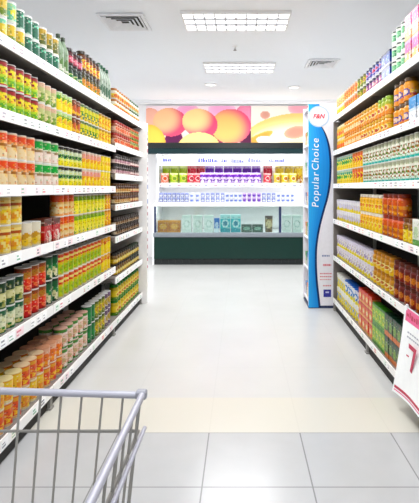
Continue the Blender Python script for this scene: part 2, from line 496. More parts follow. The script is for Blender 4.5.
make_type('whitebottle', 'glass_bottle', 'bottle', 'tall white bottle with green cap', 'bottle', .07, .31, D([(.12, '#b4c0b0'), (.6, '#e4e6da'), (1, '#aab8a8')], 'oval', ['#4a6a52'], 5), lidcol='#24593c')
jar('smallyel', 'small orange and yellow can', [(.1, WH), (.5, '#e2a224'), (.8, '#f1d257'), (1, '#efe9d6')], '#b5702c', h=.098, pic='oval', pcols=['#d4591e'])  # cans, modelled with the jar shape
jar('smallpale', 'small pale green can', [(.1, WH), (.55, '#a9bd83'), (.8, '#e9d9a0'), (1, '#f2efe4')], '#3d5a34', h=.098, pic='oval', pcols=['#d98946'])  # also cans, in jar shape
# second shelf
can('redyel', 'yellow can with maroon top', [(.06, '#c8343a'), (.34, '#7cb928'), (.45, '#b8d432'), (.74, '#f3c81a'), (.94, '#9d2b2b'), (1, '#5c1d1b')], h=.124, pic='top', pcols=['#f8e05a', '#5aa52a', '#cfe06a'], text='#8e1f1f', vt=.62)
can('oliveg', 'pale olive can with pinkish top', [(.08, '#d9d2b8'), (.5, '#8aa55b'), (.8, '#b9bd8a'), (1, '#d8b7a2')], h=.12, pic='blobs', pcols=['#e9dfb0', '#6c8a44'])
can('yelgr', 'bright yellow can with green top', [(.5, '#f5d60f'), (.62, '#f7e74a'), (.84, '#4e9a35'), (1, '#b7cf9a')], h=.12, pic='oval', pcols=['#f9ec7a', '#e2a81c'])
can('brownyel', 'brown can with yellow middle', [(.15, '#7c3a16'), (.62, '#ecb41c'), (1, '#6d3113')], h=.12, pic='oval', pcols=['#c5551c'])
can('mixgr', 'yellow and green patterned can', [(.3, '#e7c21f'), (.55, '#4f8a3a'), (.85, '#d7d04a'), (1, '#57724a')], h=.12, pic='blobs', pcols=['#f4dd3a', '#2e6a52', '#e58a2c'])
can('yelor', 'golden can with orange oval', [(.12, '#d7a01a'), (.86, '#f2ca20'), (1, '#b88a1e')], h=.12, pic='oval', pcols=['#e57a1c', '#f6e37a'])
# third shelf
can('creamred', 'cream can with orange-red top', [(.06, '#ead9bb'), (.55, '#f0dcb8'), (.64, '#f1b48a'), (.95, '#e8502a'), (1, '#efd7bb')], w=.094, h=.132, pic='blobs', pcols=['#efcf95', '#d98d5a', '#f5e6c6'], text='#a06a3c', vt=.5)
can('creamgreen', 'cream-pink can with bright green top', [(.06, '#d8cdb8'), (.54, '#f0ddd0'), (.6, '#e8e6cf'), (.95, '#16a53a'), (1, '#d9e2c9')], w=.094, h=.132, pic='blobs', pcols=['#f4e8dc', '#e0b8a8', '#efd0c0'], text='#9c8468', vt=.5)
can('darkgreenyel', 'black-topped can with green and yellow', [(.3, '#f0dd22'), (.38, '#e7e89a'), (.6, '#20884b'), (.82, '#cfd9bb'), (1, '#23201c')], h=.128, text='#16402a', vt=.5)
can('pinkyel', 'yellow can with pinkish top', [(.4, '#f2cf26'), (.6, '#f2b35a'), (.9, '#e2a9a0'), (1, '#d9c9b6')], h=.128, pic='blobs', pcols=['#f6e06a', '#e89a4a'])
can('bryel', 'plain bright yellow can', [(.06, '#d8c33a'), (.92, '#f7d512'), (1, '#e1cf5a')], h=.128, pic='oval', pcols=['#fbeb8a', '#e9a820'])
# fourth shelf
can('fruit', 'big golden can with fruit picture', [(.06, '#dcc48a'), (.56, '#f0c348'), (.9, '#f3dfa0'), (1, '#d9c28a')], w=.1, h=.14, pic='blobs', pcols=['#e8962a', '#f7dc6a', '#d9711f', '#f0e0a0'], text='#b0562a', vt=.74)
can('paleyel', 'pale cream can with fruit band', [(.06, '#ddd2b6'), (.5, '#e9d18e'), (1, '#e6dfcc')], w=.09, h=.136, pic='blobs', pcols=['#eac96a', '#c7963a', '#f2e6c0'])
carton('redprint', 'maroon box with red berry print', [(.1, '#8c3a2a'), (.7, '#c92a2c'), (1, '#5d2b1d')], w=.11, h=.14, depth=.09, kind='food_carton', pic='blobs', pcols=['#e2343a', '#f3c9b8', '#d1252b', '#f0e6da'])
can('creamorange', 'cream can with red-orange lid band', [(.1, '#f0b78a'), (.55, '#f2ddb4'), (.64, '#f0c38e'), (.95, '#e5542b'), (1, '#c9552b')], h=.14, w=.085, pic='blobs', pcols=['#ecd29b', '#e69a62'])
can('yelgreen2', 'yellow can with leafy green top', [(.62, '#f6e21a'), (.72, '#e5e86a'), (.95, '#7fa52f'), (1, '#b9b08a')], h=.136, pic='blobs', pcols=['#f9f08a', '#d2c21c', '#86b636'])
can('orangeyel', 'amber can with lemon oval', [(.1, '#d98b1e'), (.9, '#f0a822'), (1, '#c9812a')], h=.136, pic='oval', pcols=['#f7e26a', '#e86a1c'])
# fifth shelf
can('greencream', 'green can with cream mushroom print', [(.1, '#1f5a33'), (.3, '#3c7a3e'), (.78, '#dfe3c3'), (1, '#1d5c3a')], h=.115, w=.084, pic='blobs', pcols=['#f3efd6', '#cfc88e', '#2f6a35', '#e6e2bc'])
can('dkgreencream', 'dark green can with cream band', [(.3, '#1d4a2a'), (.6, '#c9c795'), (1, '#16351f')], h=.13, w=.084, pic='blobs', pcols=['#e4dfb2', '#a5a768'])
can('tomato', 'red tomato can', [(.1, '#8e1a16'), (.56, '#de2a1f'), (.82, '#b8874a'), (1, '#8a4a2c')], h=.135, w=.088, pic='blobs', pcols=['#f0402c', '#e6331f', '#f6a08a', '#c41a1a'])
can('dkgreentall', 'tall dark green can with pale specks', [(.12, '#0e3a20'), (.9, '#1b5a30'), (1, '#102c1a')], h=.145, w=.082, pic='blobs', pcols=['#d8d3a6', '#2b7a40', '#efe8c8'])
can('limered', 'lime green can with red top', [(.08, '#d9cf9a'), (.52, '#b5cf2e'), (.62, '#e8c84a'), (.93, '#dd3a2c'), (1, '#d59a7a')], h=.14, w=.082, pic='blobs', pcols=['#8fb82a', '#d9e26a', '#c9d54a'], text='#f4e6a0', vt=.78)
can('yelred', 'yellow can with scarlet band', [(.55, '#f5cf1a'), (.8, '#e5582a'), (1, '#e8a42e')], h=.14, w=.082, pic='oval', pcols=['#f9e46a'])
# bottom shelf
can('redor', 'orange-red can with cream lid edge', [(.1, '#e9c9a2'), (.8, '#e5562a'), (.92, '#e8b070'), (1, '#d8603a')], h=.115, w=.084, pic='blobs', pcols=['#f4a02e', '#d8281e', '#f6cf6a'], lid='cap', lidcol='#e9cfb0')
can('yelor2', 'yellow can with tomato-red specks', [(.1, '#e9d9b2'), (.8, '#efb92c'), (.92, '#eccb6a'), (1, '#e0a03a')], h=.115, w=.084, pic='blobs', pcols=['#e0461f', '#f7e06a', '#e58a22'], lid='cap', lidcol='#ecdcb0')
can('orpink', 'pinkish orange can', [(.1, '#d98a6a'), (.7, '#ee7a3a'), (1, '#e9bfa8')], h=.115, w=.084, pic='blobs', pcols=['#f6b26a', '#c9301f', '#f3dccb'], lid='cap', lidcol='#d9a890')
can('pinkgreen', 'pale pink can with green band', [(.14, '#3f7a3a'), (.7, '#f0cdbc'), (.86, '#f3e4da'), (1, '#5a8a4c')], h=.13, w=.088, pic='blobs', pcols=['#e39a8c', '#f6e9df', '#c9b48e'], lid='cap', lidcol='#dcb8a8')
can('plaingreen', 'plain deep green can', [(.08, '#123f22'), (.92, '#1f7038'), (1, '#18512a')], h=.14, pic='oval', pcols=['#2f8a48'])
can('oliveyel', 'olive can with yellow oval', [(.15, '#5b6a20'), (.85, '#8a9430'), (1, '#4d5a22')], h=.14, pic='oval', pcols=['#ead03a', '#b98a20'])
can('purplepale', 'mauve can with pale middle', [(.2, '#6d5a72'), (.7, '#d9cfc2'), (1, '#6a5570')], h=.14, pic='oval', pcols=['#b9a04a'])
# far bay jars
jar('pinkjar', 'pink-cream jar with red lid', [(.2, '#b98a7a'), (.75, '#ecc9b2'), (1, '#a86a5a')], '#a8352e', h=.112, pic='oval', pcols=['#dd6a4c'])
jar('greenredjar', 'green relish jar with orange lid', [(.25, '#5c7a2a'), (.75, '#d7d08a'), (1, '#6a7a2c')], '#d2662c', h=.112, pic='oval', pcols=['#c93a2a'])
jar('blackpale', 'black-lidded jar with pale pink label', [(.14, '#3a2a24'), (.7, '#f2dcd6'), (1, '#32241f')], '#1a1614', h=.094, pic='oval', pcols=['#b9929a'])
jar('blackwine', 'black-lidded jar with wine label', [(.14, '#2a1a18'), (.66, '#a06a6e'), (1, '#2b1c1a')], '#1a1614', h=.094, pic='oval', pcols=['#efdcd6'])
jar('browncream', 'brown jar with cream label', [(.16, '#4a2c18'), (.7, '#e3d2ae'), (1, '#4d2f1c')], '#6d4a26', h=.098, pic='oval', pcols=['#c0905a'])
jar('brownred', 'brown jar with brick-red label', [(.16, '#3f2416'), (.7, '#b5573c'), (1, '#45281a')], '#5c3a22', h=.098, pic='oval', pcols=['#e9cfa6'])
jar('espresso', 'small espresso-brown jar with beige label', [(.2, '#2a1d16'), (.74, '#d6c6ae'), (1, '#2d2018')], '#30261f', h=.085, w=.07, pic='oval', pcols=['#7a5a40'])
jar('goldjar', 'golden jar with black lid', [(.16, '#6a4a14'), (.74, '#e6c25a'), (1, '#70501a')], '#201c16', h=.1, pic='oval', pcols=['#f0e0a2'])
jar('darkgold', 'dark jar with gold label', [(.16, '#26221a'), (.7, '#cfaa4a'), (1, '#2c281e')], '#2a3324', h=.1, pic='oval', pcols=['#e2d29a'])
jar('yelgreenbox', 'yellow jar with green lid', [(.3, '#5a8a35'), (.85, '#efcf2c'), (1, '#c9ad2a')], '#3f7a3a', w=.085, h=.14, pic='oval', pcols=['#f8eb9a', '#d9782a'])
# right gondola
can('peach', 'pale peach can', [(.12, '#e9e0b2'), (.6, '#f3c79a'), (.88, '#f1e2a6'), (1, '#ece6d6')], h=.098, pic='blobs', pcols=['#ee9a6a', '#f6e08a'])
can('lemonpeach', 'pale lemon can', [(.12, '#dfe3a2'), (.8, '#efe07a'), (1, '#ece6d6')], h=.098, pic='blobs', pcols=['#f3b07a', '#cfd872'])
can('orangered', 'orange can with red specks', [(.12, '#efc9a2'), (.85, '#ee7c3a'), (1, '#e9c9b2')], h=.1, pic='blobs', pcols=['#d5302a', '#f7b85a', '#f3dcb8'])
can('greenyel3', 'moss green can with yellow patch', [(.12, '#cfd8b2'), (.85, '#7a8c2e'), (1, '#5a5a3c')], h=.1, pic='oval', pcols=['#e5d24a', '#b5702c'])
can('purple', 'purple can with pink patch', [(.15, '#e4d6e0'), (.8, '#6d4a92'), (1, '#3a3450')], h=.1, pic='oval', pcols=['#e093a6', '#f4e2e4'])
can('violetblue', 'violet-blue can', [(.15, '#dedcee'), (.8, '#4a58a8'), (1, '#34365c')], h=.1, pic='oval', pcols=['#b9b2dd', '#d9566c'])
carton('navybox', 'navy blue box', [(.12, '#c9cede'), (.85, '#27408f'), (1, '#1c2a5c')], w=.09, h=.1, depth=.07, pic='oval', pcols=['#6a86cc'])
can('greenwhite', 'green can with white band', [(.3, '#e9efe4'), (.74, '#1d7f4c'), (.9, '#e4e8d8'), (1, '#222c26')], h=.098, pic='oval', pcols=['#8fc49a'])
carton('pinkorange', 'tall magenta and orange box', [(.35, '#f2a23a'), (.5, '#f6d9c2'), (.9, '#dd3f92'), (1, '#e9a2bd')], w=.1, h=.15, depth=.08, pic='blobs', pcols=['#f6c24a', '#ee6a3a', '#f4e1d2'])
jar('yelpeachjar', 'yellow-peach jar with cream lid', [(.3, '#f0cb2e'), (.7, '#f0d9a2'), (1, '#e8b85a')], '#e9dcb8', h=.125, pic='oval', pcols=['#e9703a'])
jar('orredjar', 'orange jar with crimson label', [(.3, '#ee8c1c'), (.45, '#f0b83a'), (.72, '#c8362c'), (1, '#ee9a2a')], '#d98f3a', h=.125, pic='oval', pcols=['#f4dcb4'])
jar('yelorjar', 'amber-yellow jar with gold lid', [(.35, '#ef8f1a'), (.75, '#f5bf2c'), (1, '#ee9c22')], '#d8a63a', h=.125, pic='oval', pcols=['#f6e6b0', '#b9452c'])
jar('limejar', 'orange jar with lime lid', [(.4, '#ee8a1c'), (.75, '#f2c03a'), (1, '#a8b62c')], '#8fae24', h=.13, pic='oval', pcols=['#f4e2b0', '#c4502a'])
jar('amber', 'large amber jar with brown lid', [(.3, '#e58a1a'), (.42, '#c9442a'), (.62, '#efc06a'), (1, '#eb981f')], '#5a3f1c', w=.09, h=.145, pic='oval', pcols=['#5a5a9a', '#e9d2c2'])
carton('bluewhite', 'sky blue and white box', [(.45, '#f2f4f6'), (.55, '#cfe0ee'), (1, '#1f8fd0')], w=.11, h=.15, depth=.08, pic=None)
can('yelblue', 'yellow can with teal top', [(.5, '#f4d21c'), (.6, '#f4e88a'), (.86, '#4f9a84'), (1, '#a8bdb2')], h=.138, pic='oval', pcols=['#f7e98a', '#3f9a4a'], kind='drink_can')
can('redor3', 'orange-red and yellow can', [(.35, '#f2c41c'), (.9, '#e2622c'), (1, '#c9814a')], h=.138, pic='oval', pcols=['#f5d84a', '#c32c28'], kind='drink_can')
can('milk', 'white can with turquoise foot', [(.13, '#4fb8ae'), (.2, '#e6f0ea'), (.78, '#f0eee2'), (.86, '#cfd8bc'), (1, '#a6a892')], h=.14, w=.076, pic='dots', pcols=['#a5662c', '#5f9a4a', '#8a4a2c'], kind='drink_can')
tub('whiteyel', 'low white can with yellow foot', [(.38, '#f1dc3c'), (.5, '#f4f0cf'), (1, '#efedf0')], '#e4e0ea', w=.08, h=.105, pic='oval', pcols=['#d7d3e4'])  # small cans, modelled with the tub shape
jar('yelorwhite', 'yellow-orange jar with white cap', [(.55, '#f8cc1c'), (.68, '#f3dfa0'), (1, '#f2b422')], '#f0e9dc', h=.14, w=.082, pic='oval', pcols=['#f9e88a', '#e4762a'])
jar('orbrown', 'copper-orange jar with maroon lid', [(.45, '#c9622a'), (.62, '#e9a25a'), (1, '#dd5a24')], '#96331c', h=.145, w=.09, pic='blobs', pcols=['#f0c9a2', '#8a2f1c', '#f2a13a'])
jar('yellowjar', 'lemon yellow jar with brown lid', [(.7, '#f4d01a'), (1, '#8a5a24')], '#6d3f1e', h=.145, w=.09, pic='oval', pcols=['#f9ea8a', '#dca41c'])
carton('whitegreen', 'white box with green edge', [(.2, '#6aa05a'), (1, '#f0efe8')], w=.1, h=.15, depth=.08, pic='oval', pcols=['#c6d8b2'])
tub('lilacyel', 'lilac and yellow can', [(.40, '#efdc2e'), (.48, '#f2eec2'), (1, '#e6e1ec')], '#ded8e6', w=.08, h=.112, pic='oval', pcols=['#f0edf4', '#a99cc4'])  # also small cans, in tub shape
jar('goldyel', 'gold-yellow jar with amber lid', [(.5, '#eebf1a'), (.7, '#f4e08a'), (1, '#c98a1c')], '#b9781c', h=.122, w=.085, pic='oval', pcols=['#f8efb2', '#d1701f'])
jar('darkred', 'dark red jar with brown lid', [(.3, '#7c1f17'), (.7, '#a83422'), (1, '#6a1c15')], '#5a2418', h=.122, w=.085, pic='oval', pcols=['#d98a4a'])
tub('bluecap', 'white and yellow tub with blue lid', [(.34, '#f0df4c'), (.46, '#f4f0cf'), (1, '#eff0f2')], '#2a63bd', w=.086, h=.14, pic='oval', pcols=['#5c8fd2', '#f0f2f6'])
tub('whitecaptub', 'white and yellow tub with white lid', [(.34, '#f2dc3c'), (.46, '#f4f0cf'), (1, '#eff0f2')], '#f0eee6', w=.086, h=.14, pic='oval', pcols=['#f2e27a', '#9ab4dc'])
carton('redorbox', 'red-orange carton', [(.14, '#efc08a'), (.88, '#e64a26'), (1, '#d8381f')], w=.085, h=.108, depth=.07, pic='oval', pcols=['#f3c24a', '#f6e6c2'])
carton('limebox', 'lime green carton with yellow patch', [(.14, '#3f8a2c'), (.88, '#8cc22e'), (1, '#3d7a2c')], w=.07, h=.15, depth=.06, pic='oval', pcols=['#efe04a', '#4a9a3a'])
carton('dkgreenbox', 'dark green carton with orange foot', [(.24, '#e0742a'), (.9, '#1c4a30'), (1, '#12301f')], w=.075, h=.15, depth=.07, pic='oval', pcols=['#7aa04a'])

# ------------------------------------------------------------------ gondola shelving
def price_strip(mb, x, y0, y1, ztop, sgn, h=0.055, seed=0):
    """white ticket strip with printed tickets, facing the aisle (sgn = direction of the aisle in X)"""
    r = random.Random(seed)
    mb.box(min(x, x - sgn * 0.008), max(x, x - sgn * 0.008), y0, y1, ztop - h, ztop, 0, hx('#f1f0ee'))
    y = y0 + 0.03
    while y < y1 - 0.09:
        w = r.choice((0.05, 0.06, 0.075))
        if r.random() < 0.85:
            base = hx(r.choice(['#fbfbfb', '#fbfbfb', '#f7f3e6', '#f7dfe2', '#e6f2e6']))
            z0, z1 = ztop - h + 0.007, ztop - 0.008
            mb.box(x - 0.0002, x + 0.0008, y, y + w, z0, z1, 0, base) if sgn > 0 else mb.box(x - 0.0008, x + 0.0002, y, y + w, z0, z1, 0, base)
            ink = hx(r.choice(['#8a8a90', '#a0a0a6', '#e08a98', '#8ab89a', '#9a9aa0', '#a8a8ae']))
            for k in range(2):
                zz = z0 + 0.006 + k * 0.016
                ww = w * r.uniform(0.4, 0.85)
                a, b = (x + 0.0008, x + 0.0014) if sgn > 0 else (x - 0.0014, x - 0.0008)
                mb.box(a, b, y + 0.005, y + 0.005 + ww - 0.008, zz, zz + r.choice((0.005, 0.009)), 0, ink)
        y += w + r.choice((0.012, 0.03, 0.08))

def gondola(sgn, xf, bays, label):
    """sgn = +1: aisle lies in +X. bays: [(y0, y1, [shelf lip heights])]; the last height is the base"""
    t = thing('gondola_shelving', label, 'shelving', (xf - sgn * 0.25, (bays[0][0] + bays[-1][1]) / 2, 0))
    ox, oy = t.location.x, t.location.y
    X = lambda d: xf - sgn * d - ox            # d = depth behind the lip plane
    def bx(m, d0, d1, y0, y1, z0, z1, **k):
        a, b = sorted((X(d0), X(d1))); m.box(a, b, y0 - oy, y1 - oy, z0, z1, **k)
    ya, yz = bays[0][0], bays[-1][1]
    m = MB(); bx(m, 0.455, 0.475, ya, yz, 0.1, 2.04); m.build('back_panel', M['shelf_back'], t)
    m = MB(); bx(m, 0.03, 0.045, ya, yz, 0.0, 0.082); m.build('base_shade_strip', M['baseshade'], t)
    ys = [b[0] for b in bays] + [yz]
    for y in ys:
        m = MB(); bx(m, 0.425, 0.454, y - 0.02, y + 0.02, 0.0, 2.05); m.build('upright', M['upright'], t)
        m = MB(); bx(m, 0.012, 0.0295, y - 0.016, y + 0.016, 0.0, 0.079); bx(m, 0.006, 0.0295, y - 0.026, y + 0.026, 0.0, 0.012); m.build('foot', M['foot'], t)
    sd = 11
    for (y0, y1, zs) in bays:
        for i, z in enumerate(zs):
            e = 0.003
            base = i == len(zs) - 1
            m = MB()
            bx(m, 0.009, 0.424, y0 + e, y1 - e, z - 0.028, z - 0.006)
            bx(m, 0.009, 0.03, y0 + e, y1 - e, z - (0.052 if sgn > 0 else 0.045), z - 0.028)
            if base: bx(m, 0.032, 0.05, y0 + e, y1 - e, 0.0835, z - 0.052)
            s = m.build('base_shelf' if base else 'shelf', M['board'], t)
            p = MB(); sd += 1
            q = MB(); price_strip(q, 0, y0 + e - oy, y1 - e - oy, z, sgn, 0.055 if sgn > 0 else 0.047, seed=sd)
            q.v = [(x + X(0), y, zz) for x, y, zz in q.v]
            q.build('price_strip', M['poster'], s)
            if not base:
                for yy in (y0 + 0.024, y1 - 0.03):
                    b = MB()
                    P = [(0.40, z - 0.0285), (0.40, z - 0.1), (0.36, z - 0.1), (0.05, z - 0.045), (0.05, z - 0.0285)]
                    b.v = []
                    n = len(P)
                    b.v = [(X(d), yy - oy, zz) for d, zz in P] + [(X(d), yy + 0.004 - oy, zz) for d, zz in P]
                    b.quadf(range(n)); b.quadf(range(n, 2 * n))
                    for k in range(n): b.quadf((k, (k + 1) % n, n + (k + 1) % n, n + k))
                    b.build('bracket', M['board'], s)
    return t

XL, XR = -1.105, 0.975
LZ = [2.018, 1.67, 1.316, 0.984, 0.61, 0.135]
LF = [2.018, 1.70, 1.43, 1.154, 0.867, 0.506, 0.135]
RZ = [2.045, 1.69, 1.345, 0.975, 0.59, 0.14]
YLb, YLe = 3.97, 5.05
gl = gondola(1, XL, [(1.34, 2.65, LZ), (2.65, YLb, LZ), (YLb, YLe, LF)], 'long white supermarket shelving along the left side of the aisle, full of cans')
gr = gondola(-1, XR, [(1.10, 2.32, RZ), (2.32, 3.545, RZ), (3.545, 4.77, RZ)], 'long white supermarket shelving along the right side of the aisle, behind the price poster')
m = MB(); m.box(XR + 0.01 - gr.location.x, XR + 0.454 - gr.location.x, 4.776 - gr.location.y, 4.80 - gr.location.y, 0.0, 2.0); m.build('end_panel', M['board'], gr)  # shelf shade on this end comes from the darkened board colour
# end frame of the left gondola
m = MB(); m.box(-1.62 + 1.355, XL + 0.05 + 1.355, YLe + 0.004 - gl.location.y, YLe + 0.05 - gl.location.y, 0.0, 2.03)
ep = m.build('end_panel', M['upright'], gl)
m = MB()
r = random.Random(4)
z = 0.4
while z < 1.95:
    hh = r.uniform(0.02, 0.05)
    m.box(XL + 0.0502 + 1.355, XL + 0.052 + 1.355, YLe + 0.016 - gl.location.y, YLe + 0.04 - gl.location.y, z, z + hh, 0, hx(r.choice(['#d9536a', '#e2a0aa', '#c9c4c8', '#b8405a', '#7a8ac0'])))
    z += hh + r.uniform(0.02, 0.06)
m.build('ticket_holder_strip', M['print'], ep)

# ------------------------------------------------------------------ stocking the shelves
ORD = ['zeroth', 'first', 'second', 'third', 'fourth', 'fifth', 'sixth', 'seventh', 'eighth', 'ninth', 'tenth', 'eleventh', 'twelfth', 'thirteenth', 'fourteenth', 'fifteenth', 'sixteenth',
       'seventeenth', 'eighteenth', 'nineteenth', 'twentieth'] + ['twenty-' + s for s in ('first', 'second', 'third', 'fourth', 'fifth', 'sixth', 'seventh', 'eighth', 'ninth')] + ['thirtieth'] + ['thirty-' + s for s in ('first', 'second', 'third', 'fourth', 'fifth', 'sixth', 'seventh', 'eighth', 'ninth')]
COUNT = {}
SEEN = {}
def place_item(T, x, y, z, rz, label, group, withlid):
    if withlid and T['top'] is not None:
        o = link(T['kind'], T['body'])
        l_ = link(T['lidname'], T['top'], o)
    else:
        o = link(T['kind'], T['whole'])
    o.location = (x, y, z); o.rotation_euler = (0, 0, rz)
    tag(o, label, T['cat'], group)
    COUNT[T['kind']] = COUNT.get(T['kind'], 0) + 1
    return o
def yat(px, sgn):
    """distance along the aisle at which the front of the stock crosses that column of the picture"""
    return FPX * (1.16 if sgn > 0 else 1.03) / abs(241.0 - px)
def stock(sgn, zlip, place, blocks, ymin, ymax, setback=0.025, rows=1):
    xf = XL if sgn > 0 else XR
    z0 = zlip - 0.0058
    cursor = 99.0
    spans = []
    for blk in blocks:
        ya, yb = sorted((yat(blk[0], sgn), yat(blk[1], sgn)))
        spans.append((min(yb, ymax), max(ya, ymin), blk))
    for yb, ya, blk in sorted(spans, key=lambda q: -q[0]):
        tiers = blk[2]
        nrow = blk[3] if len(blk) > 3 else rows
        yb = min(yb, cursor)
        Ts = [TYPES[k] for k in tiers]
        for row in range(nrow):
            zc = z0
            for ti, T in enumerate(Ts):
                step = T['w'] + T['gap']
                n = max(1, int(round((yb - ya) / step)))
                pitch = max(step, min((yb - ya) / n, step * 1.1))
                start = yb
                cursor = min(cursor, yb - n * pitch - 0.002)
                same = [k for k in range(len(Ts)) if Ts[k] is T]
                tn = ['']
                if len(Ts) == 2: tn = ['lower tier', 'upper tier']
                if len(Ts) == 3: tn = ['bottom tier', 'middle tier', 'top tier']
                for i in range(n):
                    y = start - pitch * (i + 0.5)
                    dmax = max(q['d'] for q in Ts)
                    d = setback + dmax / 2 + row * (dmax + 0.006) + RND.uniform(0, 0.004)
                    if T['shape'] == 'carton': rz = RND.uniform(-0.015, 0.015)
                    else: rz = RND.uniform(-0.3, 0.3)
                    if sgn < 0: rz += PI
                    bits = [T['look']]
                    w_ = (tn[ti] if len(Ts) > 1 else '')
                    if nrow > 1: w_ = ('rear ' if row else 'front ') + (w_ if w_ else 'row')
                    if w_: bits.append(w_)
                    bits.append(place)
                    kk = (place, T['look'], w_)
                    SEEN[kk] = SEEN.get(kk, 0) + 1
                    if n > 1 or SEEN[kk] > 1: bits.append(ORD[SEEN[kk]] + ' from far end')
                    lab = ', '.join(bits)
                    nw = len(lab.replace(',', '').split())
                    if nw > 16: print('LONG LABEL', nw, lab)
                    place_item(T, xf - sgn * d, y, zc, rz, lab, f"{T['look']} block on {place}", y < 3.4 or T['shape'] in ('jar', 'bottle', 'tub'))
                zc += T['h'] + 0.0006
NEAR, YN = 2.02, YLb - 0.03
stock(1, LZ[0], "left top shelf", [(-14, 5, ['mintyel', 'yelgreen']), (5, 14, ['yelgreen', 'mint']), (14, 23, ['yelgreen', 'teal']), (23, 37, ['teal', 'teal']), (37, 57, ['teal', 'olive']), (58, 66, ['tallclear']),
      (66, 80, ['dkgreenjar', 'reddarkjar']), (80, 98, ['grorjar', 'yelddjar']), (99, 113, ['whitebottle'])], NEAR, YN)
stock(1, LZ[1], "left second shelf", [(-14, 36, ['redyel', 'redyel']), (36, 57, ['oliveg', 'oliveg']), (57, 70, ['yelgr', 'yelgr']), (70, 79, ['brownyel', 'brownyel']),
      (79, 97, ['mixgr', 'mixgr']), (97, 115, ['yelor', 'yelor'])], NEAR, YN)
stock(1, LZ[2], "left third shelf", [(-14, 33, ['creamred', 'creamred']), (33, 58, ['creamgreen', 'creamgreen']), (58, 80, ['darkgreenyel', 'darkgreenyel']), (80, 99, ['pinkyel', 'pinkyel']),
      (99, 115, ['bryel', 'bryel'])], NEAR, YN)
stock(1, LZ[3], "left fourth shelf", [(-14, 20, ['fruit', 'fruit']), (20, 39, ['paleyel']), (39.5, 57, ['redprint']), (57.5, 72, ['creamorange', 'creamorange']),
      (72, 104, ['yelgreen2', 'yelgreen2']), (104, 115, ['orangeyel', 'orangeyel'])], NEAR, YN)
stock(1, LZ[4], "left fifth shelf", [(-14, 24, ['greencream', 'dkgreencream']), (24, 46, ['tomato', 'tomato']), (46, 58, ['dkgreentall', 'dkgreentall']), (58, 99, ['limered', 'limered']),
      (99, 115, ['yelred', 'yelred'])], NEAR, YN)
stock(1, LZ[5], "left bottom shelf", [(-14, 22, ['redor', 'yelor2'], 2), (22, 44, ['yelor2', 'redor'], 2), (44, 60, ['redor', 'orpink'], 2), (60, 86, ['pinkgreen', 'pinkgreen'], 2),
      (86, 93, ['plaingreen', 'plaingreen']), (93, 104, ['oliveyel', 'oliveyel']), (104, 115, ['purplepale', 'purplepale'])], NEAR, YN)
F0, F1 = YLb + 0.02, YLe - 0.03
stock(1, LF[0], "far left top shelf", [(114, 128, ['smallyel', 'smallyel']), (128, 142, ['smallpale', 'smallpale'])], F0, F1)
stock(1, LF[1], "far left second shelf", [(114, 129, ['pinkjar', 'pinkjar']), (129, 142, ['greenredjar', 'greenredjar'])], F0, F1)
stock(1, LF[2], "far left third shelf", [(114, 129, ['blackpale', 'blackpale']), (129, 142, ['blackwine', 'blackwine'])], F0, F1)
stock(1, LF[3], "far left fourth shelf", [(114, 129, ['browncream', 'browncream']), (129, 142, ['brownred', 'brownred'])], F0, F1)
stock(1, LF[4], "far left fifth shelf", [(114, 142, ['espresso', 'espresso'])], F0, F1)
stock(1, LF[5], "far left sixth shelf", [(114, 129, ['goldjar', 'goldjar']), (129, 142, ['darkgold', 'darkgold'])], F0, F1)
stock(1, LF[6], "far left bottom shelf", [(114, 142, ['yelgreenbox', 'yelgreenbox'])], F0, F1)
RN, RE = 2.36, 4.74
stock(-1, RZ[0], "right top shelf", [(333, 346, ['lemonpeach', 'peach']), (346, 359, ['peach', 'orangered', 'orangered'] if False else ['orangered', 'orangered']), (359, 368, ['greenyel3', 'greenyel3']),
      (368, 385, ['purple', 'violetblue']), (385, 393, ['navybox', 'navybox']), (393, 408.5, ['greenwhite', 'greenwhite', 'greenwhite']), (409, 432, ['pinkorange', 'pinkorange'])], RN, RE)
stock(-1, RZ[1], "right second shelf", [(333, 346, ['yelpeachjar', 'yelpeachjar']), (346, 363, ['orredjar', 'orredjar']), (363, 379, ['yelorjar', 'yelorjar']), (379, 391, ['yelorjar', 'limejar']),
      (396, 412, ['amber', 'amber']), (413, 432, ['bluewhite'])], RN, RE)
stock(-1, RZ[2], "right third shelf", [(333, 354, ['yelblue', 'yelblue']), (354, 365, ['redor3', 'redor3']), (365, 432, ['milk', 'milk'])], RN, RE)
stock(-1, RZ[3], "right fourth shelf", [(333, 361, ['whiteyel', 'whiteyel']), (361, 383, ['yelorwhite', 'yelorwhite']), (383, 405, ['orbrown', 'orbrown']), (405, 415, ['yellowjar']), (415, 432, ['whitegreen'])], RN, RE)
stock(-1, RZ[4], "right fifth shelf", [(333, 375, ['lilacyel', 'lilacyel']), (375, 396, ['goldyel', 'goldyel']), (396, 432, ['darkred', 'darkred'])], RN, RE)
stock(-1, RZ[5], "right bottom shelf", [(333, 347, ['whitecaptub', 'whitecaptub']), (347, 362, ['whitecaptub', 'bluecap']), (362, 376, ['redorbox', 'redorbox', 'redorbox']), (376, 388, ['limebox', 'limebox']), (388, 410, ['dkgreenbox', 'dkgreenbox'])], RN, RE)

